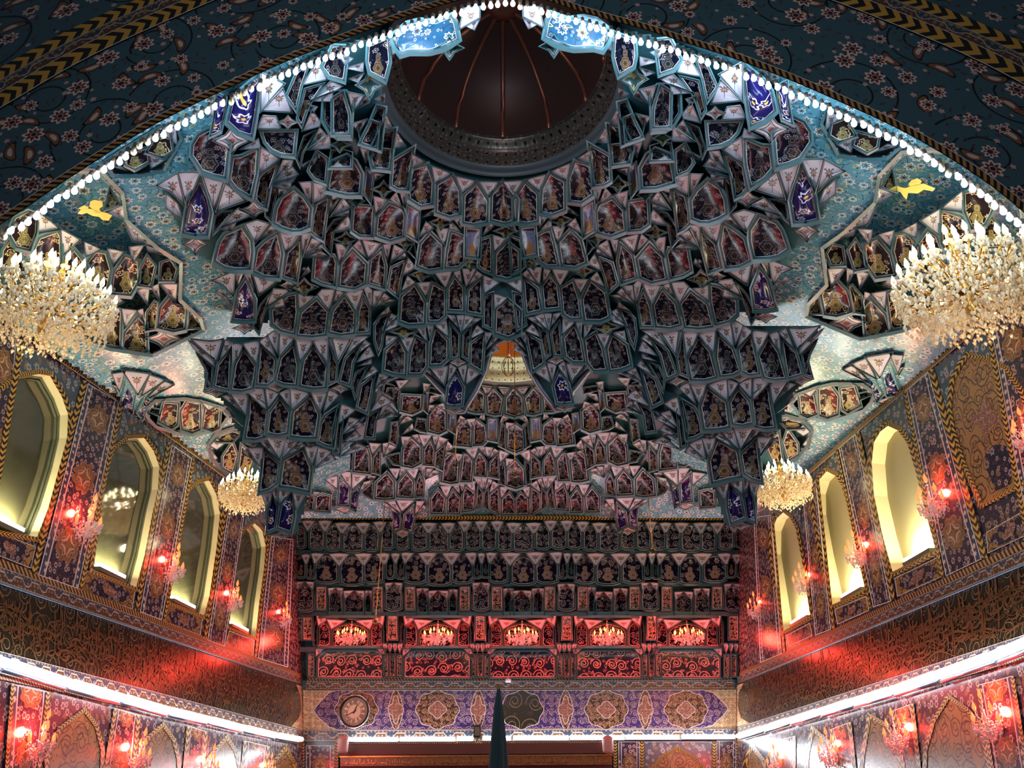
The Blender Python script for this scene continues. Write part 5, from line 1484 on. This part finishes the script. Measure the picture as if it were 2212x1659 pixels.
aband('arabesque_band', .065, 1.10, 'arch')
aband('cream_line', 1.10, 1.11, 'line', o=.012)
aband('chevron_border', 1.11, 1.27, 'chevron', uvw=True, o=.01)
aband('cream_line', 1.27, 1.277, 'line', o=.012)
aband('flower_border', 1.277, 1.40, 'band', uvw=True, o=.006)
aband('cream_line', 1.40, 1.407, 'line', o=.012)
aband('chevron_border', 1.407, 1.55, 'chevron', uvw=True, o=.01)
aband('outer_tile_field', 1.55, 3.2, 'arch')
aband('arch_back', .62, 3.2, 'teal', YA + .42, YA + .42)

# ------------------------------------------------------------------ string of bulbs
def mkbulb(kind):
    root = empty('light_bulb'); mb = MB()
    mb.lathe([(.0, .0), (.016, .0), (.018, -.035), (.014, -.05)], 'socket', n=8); mb.build('socket', root)
    mb = MB(); mb.lathe([(.012, -.045), (.013, -.058), (.019, -.074), (.024, -.090), (.020, -.108), (.010, -.119), (.0, -.120)], {'on': 'bulb_on', 'half': 'bulb_half', 'off': 'bulb_off'}[kind], n=10); mb.build('glass', root)
    return root
protos = {}
off_px = [(540, 187), (523, 192), (505, 200), (312, 288), (296, 300), (733, 102), (1120, 4), (1137, 8), (2040, 340), (2058, 352), (10, 490)]
labels = {'on': 'brightly lit white bulb in the string along the arch edge', 'half': 'dimly lit white bulb in the string along the arch edge', 'off': 'unlit brownish bulb in the string along the arch edge'}
nb = 0; s_ = .0; Lt = cum[-1]; spacing = .0685; k = 0
bulb_pts = []
while s_ < Lt:
    i = max(0, min(len(AR) - 2, int(np.searchsorted(cum, s_)) - 1)); t = (s_ - cum[i]) / (cum[i + 1] - cum[i]); p = AR[i] * (1 - t) + AR[i + 1] * t
    # pixel position of this bulb
    d = np.array([p[0], YA + .05, p[1] - .06]) - EYE
    c_, sn = math.cos(-YAW), math.sin(-YAW); xx = d[0] * c_ - d[1] * sn; yy = d[0] * sn + d[1] * c_
    dep = yy * math.cos(PITCH) + d[2] * math.sin(PITCH); up = -yy * math.sin(PITCH) + d[2] * math.cos(PITCH)
    px, py = CX + F * xx / dep, CY - F * up / dep
    kind = 'on' if k % 2 == 0 else 'half'
    if any(abs(px - a) < 9 for a, b in off_px): kind = 'off'
    if -10 < px < 2225:
        if kind not in protos:
            o = protos[kind] = mkbulb(kind)
        else: o = copy_tree(protos[kind])
        o.location = (p[0], YA + .06, p[1] + .005); o.rotation_euler = (random.uniform(-.15, .15), random.uniform(-.06, .06), 0)
        tag(o, labels[kind], 'light bulb', {'on': 'bright bulbs along the arch', 'half': 'dim bulbs along the arch', 'off': 'unlit bulbs along the arch'}[kind]); bulb_pts.append(p)
        if nb % 7 == 3 and kind != 'off':
            light('bulb_glow', 'POINT', (0, 0.03, -.20), 6, (.74, .86, 1), o, shadow_soft_size=.06)
        nb += 1
    s_ += spacing; k += 1

# ------------------------------------------------------------------ fluorescent tubes
def stand(surf, a, dn):
    n_ = np.array([0, 1., 0]) if surf is surfB else (PL[0] if surf is surfL else PR[0]); r_ = ray(*a); k_ = abs(n_ @ r_) / np.linalg.norm(r_); return surf(*a, -dn / k_)
def tube_light(a, b, surf, name, label, r=.048, power=10):
    A, B = stand(surf, a, .13 if surf is not surfB else .19), stand(surf, b, .13 if surf is not surfB else .19); c = (A + B) / 2; d = B - A; L = np.linalg.norm(d)
    o = empty('fluorescent_tube', c); tag(o, label, 'fluorescent lamp', name)
    mb = MB(); mb.tube([-d / 2 * .98, d / 2 * .98], r, 'tube', 8); mb.build('glass_tube', o)
    mb = MB()
    inn = np.array([0, 1., 0]) if surf is surfB else (PL[0] * (-1 if PL[0][0] > 0 else 1) if surf is surfL else PR[0] * (1 if PR[0][0] > 0 else -1))
    mb.tube([-d / 2 + inn * .06 - np.array([0, 0, .05]), d / 2 + inn * .06 - np.array([0, 0, .05])], .025, 'silver', 4); mb.build('batten', o)
    l = light('tube_glow', 'AREA', (0, 0, .05), power, (.8, .9, 1), o, shape='RECTANGLE', size=float(L), size_y=.05)
    # orient: x along tube, -z up and outwards
    X = Vector(d / L); out_ = -inn * .8 + np.array([0, 0, .45]); Z = -Vector(out_).normalized(); Y = Z.cross(X).normalized(); Z = X.cross(Y)
    from mathutils import Matrix
    l.matrix_local = Matrix(((X.x, Y.x, Z.x, 0), (X.y, Y.y, Z.y, 0), (X.z, Y.z, Z.z, .05), (0, 0, 0, 1)))
    return o
gl = [(-40, 1417), (17, 1433), (155, 1476), (270, 1508), (371, 1536), (456, 1555), (532, 1573), (600, 1588), (654, 1597)]
ordl = ['at the frame edge', 'over the pier at the picture edge', 'second along from the picture edge', 'third along, above the first blind arch', 'fourth along', 'fifth along', 'last but one before the corner', 'last before the back corner']
for i in range(8): tube_light((gl[i][0] + 3, gl[i][1]), (gl[i + 1][0] - 2, gl[i + 1][1]), surfL, 'tubes under the left inscription', 'white fluorescent tube below the left inscription, ' + ordl[i], power=5)
gr = [(1591, 1590), (1645, 1574), (1700, 1557), (1765, 1538), (1835, 1517), (1921, 1492), (2019, 1459), (2140, 1418), (2250, 1374)]
for i in range(8): tube_light((gr[i][0] + 2, gr[i][1]), (gr[i + 1][0] - 3, gr[i + 1][1]), surfR, 'tubes under the right inscription', 'white fluorescent tube below the right inscription, ' + ordl[7 - i].replace('first blind arch', 'large blind arch'), power=5)
gb = [(752, 860), (863, 984), (987, 1022), (1042, 1104), (1108, 1229), (1231, 1349), (1351, 1468), (1472, 1588)]
bl = ['under the clock', 'right of the clock', 'short piece left of the black box', 'beside the dark green cloth', 'right of the dark green cloth', 'above the right speaker', 'over the blind arch', 'at the right corner']
for i, (a, b) in enumerate(gb): tube_light((a, 1597 - i * .8), (b, 1597 - i * .8), surfB, 'tubes along the back wall', 'white fluorescent tube on the back wall, ' + bl[i], r=.044, power=36)

# ------------------------------------------------------------------ chandeliers
def chandelier(kind):
    root = empty('chandelier' if kind != 'sconce' else 'wall_sconce'); rnd = random.Random(4)
    warm = kind == 'big'; cr = 'crystal' if warm else 'crystal_clear'; fm = 'flame_warm' if warm else ('flame_redcore' if kind == 'niche' else 'flame_sconce')
    # unit width 1 (radius .5); base ring at z=0, candles above, crystals below
    tiers = {'big': [(.48, 18, .0), (.36, 14, .12), (.2, 9, .25)], 'niche': [(.46, 9, 0), (.24, 5, .1)], 'sconce': [(.34, 3, 0), (.2, 2, .28), (.02, 1, .58)]}[kind]
    mb = MB(); mb.lathe([(0, -.34), (.03, -.3), (.06, -.2), (.03, -.1), (.07, 0), (.03, .1), (.05, .2), (.02, .35), (.04, .4), (0, .44)], 'brass' if warm else 'crystal_clear', n=10); mb.build('stem', root)
    for ti, (R, n, z) in enumerate(tiers):
        for k in range(n):
            a = 2 * math.pi * (k + .37 * ti) / n + (0 if kind != 'sconce' else math.pi / 2 - .4); ca, sa = math.cos(a), math.sin(a)
            mb = MB(); mb.tube([(R * t * ca, R * t * sa, z - .10 * math.sin(t * math.pi) + (t - 1) * .05) for t in np.linspace(.08, 1, 7)], .008 if warm else .014, 'brass' if warm else 'crystal_clear', 5); ar = mb.build('arm', root)
            mb = MB(); mb.lathe([(.0, 0), (.035, .005), (.04, .02), (.012, .022), (.012, .07), (0, .075)], 'candle' if warm else 'crystal_clear', (R * ca, R * sa, z), 7); mb.build('candle', ar)
            mb = MB(); hh = 1.15 if warm else (1.5 if kind == 'niche' else 3.0)
            mb.lathe([(0, 0), (.014 * hh, .02 * hh), (.018 * hh, .04 * hh), (.008 * hh, .075 * hh), (0, .095 * hh)], fm, (R * ca, R * sa, z + .07), 7); mb.build('candle_bulb', ar)
    mb = MB()
    nd = {'big': 1700, 'niche': 170, 'sconce': 170}[kind]; RR = .52 if kind != 'sconce' else .36; bot = .50 if kind == 'big' else (.34 if kind == 'niche' else .5)
    for k in range(nd):
        a = rnd.uniform(0, 6.283); t = rnd.random() ** .8; r = RR * math.sqrt(rnd.random()) * (1 - .0 * t); dome_ = -bot * math.sqrt(max(0, 1 - (r / RR) ** 2)) * t
        zz = dome_ + (rnd.uniform(-.02, .10) if r > RR * .5 else rnd.uniform(0, .2))
        s = rnd.uniform(.011, .019) * (1 if warm else 2.1); mb.octa((r * math.cos(a), r * math.sin(a), zz), s, s * 2.6, cr)
    for k in range(36 if warm else 14):
        a = 2 * math.pi * k / (36 if warm else 14)
        for j in range(6 if warm else 3): mb.octa(((RR - .0) * math.cos(a) * (1 - .02 * j), RR * math.sin(a) * (1 - .02 * j), .02 - j * .04), .011 if warm else .016, .03, cr)
        mb.octa((RR * .93 * math.cos(a), RR * .93 * math.sin(a), -.25 if warm else -.16), .017, .06, cr)
    tag(mb.build('crystal_drops', root), kind='stuff')
    return root
def chain(par, z0, z1, r, sc_):
    mb = MB(); mb.tube([(0, 0, z0), (0, 0, z1)], r, 'brass', 6)
    n = int((z1 - z0) / (r * 8))
    for k in range(min(n, 60)): zc = z0 + (k + .5) * (z1 - z0) / min(n, 60); mb.octa((0, 0, zc), r * 2.2, r * 5, 'brass')
    mb.build('chain', par)
bigp = chandelier('big')
bigs = [((112, 655), 6.3, 250, (185, 425), 'large warm crystal chandelier hanging at the left edge', 260), ((2085, 610), 6.1, 276, (1998, 345), 'large warm crystal chandelier hanging at the right edge', 260),
        ((530, 1062), 12.8, 108, (545, 900), 'smaller warm crystal chandelier left, beside the hanging corner pendant', 170), ((1690, 1047), 12.5, 116, (1668, 900), 'smaller warm crystal chandelier right, above the third right window', 170)]
for i, (c, Y, wpx, top, lab, pw) in enumerate(bigs):
    o = bigp if i == 0 else copy_tree(bigp); P = onY(c[0], c[1], Y); dep = abs((P - EYE)[1] * math.cos(PITCH) + (P - EYE)[2] * math.sin(PITCH)); s = wpx / F * dep
    o.location = P; o.scale = (s, s, s * 1.05); tag(o, lab, 'chandelier', 'warm crystal chandeliers')
for i, o in enumerate([q for q in COL.objects if q.name.startswith('chandelier') and q.parent is None]):
    c, Y, wpx, top, lab, pw = bigs[i]
    P = np.array(o.location); ztop = Bs(P[0], P[1]) - .02
    if ztop - P[2] > .5: chain(o, .4, (ztop - P[2]) / (o.scale[0] * 1.05), .008, 1)
    light('chandelier_glow', 'POINT', (0, 0, .10), pw * .16, (1, .80, .50), o, shadow_soft_size=.10)
    light('chandelier_glow', 'POINT', (0, 0, -.75), pw * .08, (1, .80, .50), o, shadow_soft_size=.06)
scp = chandelier('sconce')
sc_up = [((190, 1135), 62, 'L', 'left wall between the first and second windows'), ((375, 1232), 52, 'L', 'left wall between the second and third windows'), ((506, 1300), 40, 'L', 'left wall between the third and fourth windows'), ((614, 1338), 34, 'L', 'left wall beside the back corner'),
         ((2218, 945), 60, 'R', 'right wall at the frame edge beside the gold niche'), ((2012, 1092), 60, 'R', 'right wall between the gold niche and the largest window'), ((1850, 1200), 48, 'R', 'right wall between the largest and middle windows'), ((1732, 1262), 40, 'R', 'right wall beside the window nearest the back'), ((1631, 1318), 34, 'R', 'right wall in the back corner')]
sc_lo = [((88, 1610), 62, 'L', 'lower left wall, nearest the picture edge'), ((302, 1640), 54, 'L', 'lower left wall, second from the picture edge'), ((455, 1662), 44, 'L', 'lower left wall, third from the picture edge'), ((582, 1672), 36, 'L', 'lower left wall, nearest the back corner'),
         ((2132, 1568), 62, 'R', 'lower right wall, nearest the picture edge'), ((1936, 1598), 54, 'R', 'lower right wall, second from the picture edge'), ((1790, 1630), 46, 'R', 'lower right wall, third from the picture edge'), ((1675, 1655), 38, 'R', 'lower right wall, nearest the back corner')]
first = True
for lst, up in ((sc_up, True), (sc_lo, False)):
    for c, wpx, sd, lab in lst:
        P = (onP(c[0], c[1], PL) if sd == 'L' else onP(c[0], c[1], PR)); dep = abs((P - EYE)[1] * math.cos(PITCH) + (P - EYE)[2] * math.sin(PITCH)); s = wpx / F * dep * 1.25
        off_ = s * .42 + .03; P = P - (P - EYE) / np.linalg.norm(P - EYE) * off_ * 1.6
        o = scp if first else copy_tree(scp); first = False
        o.location = P; o.scale = (s, s, s); tag(o, 'red lit crystal sconce, ' + lab, 'wall sconce', 'red crystal sconces')
        o['up'] = int(up); o['sd'] = sd
for o in [q for q in COL.objects if q.name.startswith('wall_sconce') and q.parent is None]:
    sd = o['sd']; up = o['up']; del o['sd']; del o['up']
    sg = -1 if sd == 'L' else 1; s = o.scale[0]
    mb = MB(); mb.tube([(0, 0, -.05), (sg * .2, 0, -.12), (sg * .42, 0, -.05)], .02, 'brass', 6); mb.lathe([(0, -.1), (.1, -.08), (.12, 0), (.1, .08), (0, .1)], 'brass', (sg * .42, 0, -.05), 10); mb.build('wall_bracket', o)
    light('sconce_glow', 'POINT', (sg * .22, 0, .40), (32 if up else 62) * min(1, s / .45), (1, .05, .03), o, shadow_soft_size=.05)
nip = chandelier('niche')
nl = ['first from the left', 'second from the left', 'in the middle', 'second from the right', 'last on the right']
nn = [nip] + [copy_tree(nip) for _ in range(4)]
for i, (c, o) in enumerate(zip([757, 945, 1128, 1313, 1487], nn)):
    P = onY(c, 1376, D - .22); s = .74; o.location = P; o.scale = (s, s * .6, s); tag(o, 'red lit crystal chandelier in the row of back wall niches, ' + nl[i], 'chandelier', 'red niche chandeliers')
for o in nn:
    chain(o, .38, .55, .01, 1)
    light('niche_glow', 'POINT', (-.75, -.8, .1), 40, (1, .045, .03), o, shadow_soft_size=.12, specular_factor=.3)
    light('niche_glow', 'POINT', (.75, -.8, .1), 40, (1, .045, .03), o, shadow_soft_size=.15, specular_factor=.3)

# ------------------------------------------------------------------ clock, speakers, camera, cloth
P = onY(766, 1537, D - .12); clk = empty('wall_clock', P); tag(clk, 'round wall clock with roman numerals on the back frieze', 'clock')
R_ = 33 / F * ((D) * math.cos(PITCH) + 1.4 * math.sin(PITCH))
def disc(mb, r0, r1, y, mat, n=48):
    for k in range(n):
        a, b = 2 * math.pi * k / n, 2 * math.pi * (k + 1) / n
        q = [(r1 * math.cos(a), y, r1 * math.sin(a)), (r1 * math.cos(b), y, r1 * math.sin(b))]
        if r0 > 0: q += [(r0 * math.cos(b), y, r0 * math.sin(b)), (r0 * math.cos(a), y, r0 * math.sin(a))]
        else: q += [(0, y, 0)]
        mb.face(q, mat)
mb = MB(); disc(mb, 0, R_ * .86, -.02, 'dial'); mb.build('dial', clk)
mb = MB(); ringp = [(R_ * .84, -.02), (R_ * .86, -.06), (R_ * .95, -.075), (R_ * .97, -.03), (R_ * .98, .06)]
rows = [[(r * math.cos(2 * math.pi * k / 48), y, r * math.sin(2 * math.pi * k / 48)) for k in range(48)] for r, y in ringp]; mb.grid(rows, 'black', True); mb.build('case', clk)
mb = MB(); rows = [[(r * math.cos(2 * math.pi * k / 48), y, r * math.sin(2 * math.pi * k / 48)) for k in range(48)] for r, y in ((R_ * .96, -.06), (R_ * .98, -.08), (R_ * 1.02, -.06), (R_ * 1.01, .06))]; mb.grid(rows, 'chrome', True); mb.build('bezel', clk)
mb = MB(); disc(mb, R_ * .70, R_ * .715, -.024, 'black'); disc(mb, R_ * .42, R_ * .435, -.024, 'black'); disc(mb, R_ * .80, R_ * .815, -.024, 'black')
for k in range(60):
    a = 2 * math.pi * k / 60; u = np.array([math.sin(a), 0, math.cos(a)]); v = np.array([math.cos(a), 0, -math.sin(a)]); w_ = .006
    mb.face([u * R_ * .71 + v * w_ + [0, -.024, 0], u * R_ * .81 + v * w_ + [0, -.024, 0], u * R_ * .81 - v * w_ + [0, -.024, 0], u * R_ * .71 - v * w_ + [0, -.024, 0]], 'black')
mb.build('minute_track', clk)
ROM = ['XII', 'I', 'II', 'III', 'IIII', 'V', 'VI', 'VII', 'VIII', 'IX', 'X', 'XI']
mb = MB(); hn = R_ * .24
for k, s in enumerate(ROM):
    a = 2 * math.pi * k / 12; u = np.array([math.sin(a), 0, math.cos(a)]); v = np.array([math.cos(a), 0, -math.sin(a)])
    wd = {'I': .022, 'V': .05, 'X': .05}; tot = sum(wd[c] for c in s); x = -tot / 2
    def seg(x0, t0, x1, t1, th=.006):
        A = u * (R_ * .45 + hn * t0) + v * x0; B = u * (R_ * .45 + hn * t1) + v * x1
        mb.face([A - v * th + [0, -.026, 0], A + v * th + [0, -.026, 0], B + v * th + [0, -.026, 0], B - v * th + [0, -.026, 0]], 'black')
    for c in s:
        if c == 'I': seg(x + .011, 0, x + .011, 1)
        elif c == 'V': seg(x + .025, 0, x + .005, 1); seg(x + .025, 0, x + .045, 1)
        else: seg(x + .005, 0, x + .045, 1); seg(x + .045, 0, x + .005, 1)
        x += wd[c]
mb.build('numerals', clk)
for nm, ang, ln, wd in (('minute_hand', math.radians(243), .62, .012), ('hour_hand', math.radians(22), .56, .016)):
    mb = MB(); u = np.array([math.sin(ang), 0, math.cos(ang)]); v = np.array([math.cos(ang), 0, -math.sin(ang)]); y = np.array([0, -.032, 0])
    mb.face([u * -.05 - v * wd + y, u * -.05 + v * wd + y, u * R_ * ln * .6 + v * wd * .8 + y, u * R_ * ln + y, u * R_ * ln * .6 - v * wd * .8 + y], 'black')
    mb.lathe([(0, -.005), (.02, 0), (0, .005)], 'black', (0, -.032, 0), 8); mb.build(nm, clk)
def pill(px, py, label):
    P = onY(px, py, D - .75) - np.array([0, 0, .03]); o = empty('speaker', P); tag(o, label, 'speaker')
    mb = MB(); r = .125
    prof = [(0, -.20)] + [(r * math.sin(t), -.12 - .08 * math.cos(t)) for t in np.linspace(.2, 1.57, 5)] + [(r, .1)] + [(r * math.cos(t), .1 + .09 * math.sin(t)) for t in np.linspace(.2, 1.5, 5)] + [(0, .19)]
    mb.lathe(prof, 'pinkgrey', n=20); mb.build('shell', o); mb = MB(); mb.tube([(0, .05, -.13), (0, .76, -.14)], .02, 'metalfr'); mb.build('bracket', o)
pill(741, 1606, 'rounded pinkish speaker at the left end of the door lintel'); pill(1313, 1605, 'rounded pinkish speaker at the right end of the door lintel')
P = onY(1098, 1472, D - .12); o = empty('security_camera', P); tag(o, 'small white security camera below the middle scroll panel', 'security camera')
mb = MB(); mb.lathe([(0, .08), (.06, .08), (.07, .03), (.065, -.03), (0, -.03)], 'whiteplastic', n=14); mb.build('housing', o)
mb = MB(); mb.lathe([(.05, -.02), (.048, -.05), (.03, -.075), (0, -.085)], 'black', n=12); mb.build('lens_dome', o); mb = MB(); mb.tube([(0, 0, .04), (0, .12, .05)], .02, 'whiteplastic'); mb.build('mount', o)
P = onY(1031, 1580, D - .14); o = empty('junction_box', P); tag(o, 'small black box interrupting the white tubes on the back wall', 'junction box')
mb = MB(); mb.box((0, 0, 0), (.16, .12, .26), 'black'); mb.build('case', o); mb = MB(); mb.box((0, -.07, .0), (.11, .02, .18), 'metalfr'); mb.build('lid', o); mb = MB(); mb.tube([(0, 0, -.12), (0, 0, -.2)], .02, 'black'); mb.build('cable', o)
# closed dark green parasol-like banner on a pole
Yc = 7.0; top = onY(1077, 1487, Yc); bot = onY(1072, 1700, Yc); Hc = top[2] - bot[2] + .6
o = empty('furled_banner', (top[0], top[1], top[2])); tag(o, 'furled dark green cloth banner rising to a point before the back wall', 'banner')
mb = MB(); rows = []; 
for k in range(14):
    t = k / 13; z = -Hc * t; r = .012 + .085 * min(1, t * 1.5) ** .8
    rows.append([((r * (1 + .22 * math.sin(5 * a + t * 2))) * math.cos(a), (r * (1 + .22 * math.sin(5 * a + t * 2))) * math.sin(a), z) for a in np.linspace(0, 2 * math.pi, 41)[:-1]])
mb.grid(rows, 'cloth', True); mb.build('cloth', o)
mb = MB(); mb.tube([(0, 0, .03), (0, 0, -(top[2] - 0.01))], .012, 'brass', 8); mb.build('pole', o)
# thin hanging wires with hooks
def wire(a, b, Y, label):
    A = onY(*a, Y); B = onY(*b, Y); B[0] = A[0]; A[2] = V2(A[0], A[1]) + .45
    o = empty('hanging_chain', B); tag(o, label, 'hanging chain'); mb = MB(); mb.tube([(0, 0, A[2] - B[2]), (0, 0, .12)], .009, 'brass', 5)
    mb.build('chain', o); mb = MB(); mb.tube([(.07 * math.cos(t), 0, .06 + .07 * math.sin(t)) for t in np.linspace(1.57, 7.6, 14)], .009, 'brass', 5); mb.build('hook', o)
wire((832, 1080), (819, 1345), 17.5, 'long brass chain hanging before the left back niches')
wire((1399, 1060), (1404, 1196), 17.5, 'brass chain with a ring hanging at the right of the back vault')
wire((985, 955), (987, 1010), 15.2, 'short chain loop hanging in the far vault left of centre')
wire((1112, 970), (1116, 1030), 15.2, 'short chain hanging in the centre of the far vault')
P = onY(1098, 790, 13.5); o = empty('pendant_ornament', P); tag(o, 'gilded knot ornament hanging in front of the far drum', 'pendant ornament')
mb = MB(); mb.tube([(0, 0, .2), (0, 0, .75)], .009, 'brass', 6); mb.build('chain', o)
for k in range(4):
    mb = MB(); a = k * math.pi / 4; mb.tube([(.13 * math.sin(t) * math.cos(a), .13 * math.sin(t) * math.sin(a), .2 - .22 + .22 * math.cos(t)) for t in np.linspace(0, 6.283, 18)], .007, 'brass', 5); mb.build('loop', o)
# added unseen fill lights: one for the front arch, one inside the near dome
light('arch_fill_light', 'AREA', (0, 1.2, 5.6), 34, (1, .95, .92), None, shape='RECTANGLE', size=6, size_y=.8).rotation_euler = (math.radians(118), 0, 0)  # stands in for unseen hall lighting nearer the viewer
light('dome_fill_light', 'POINT', (C1[0], C1[1] - 1.25, H + .15), 7, (1, .85, .8), None, shadow_soft_size=.1)  # fill added behind the arch to brighten the dark dome
light('far_vault_light', 'POINT', (C2[0], C2[1] + .9, H + .35), 6, (1, .95, .8), None, shadow_soft_size=.2)  # unseen point light inside the far dome
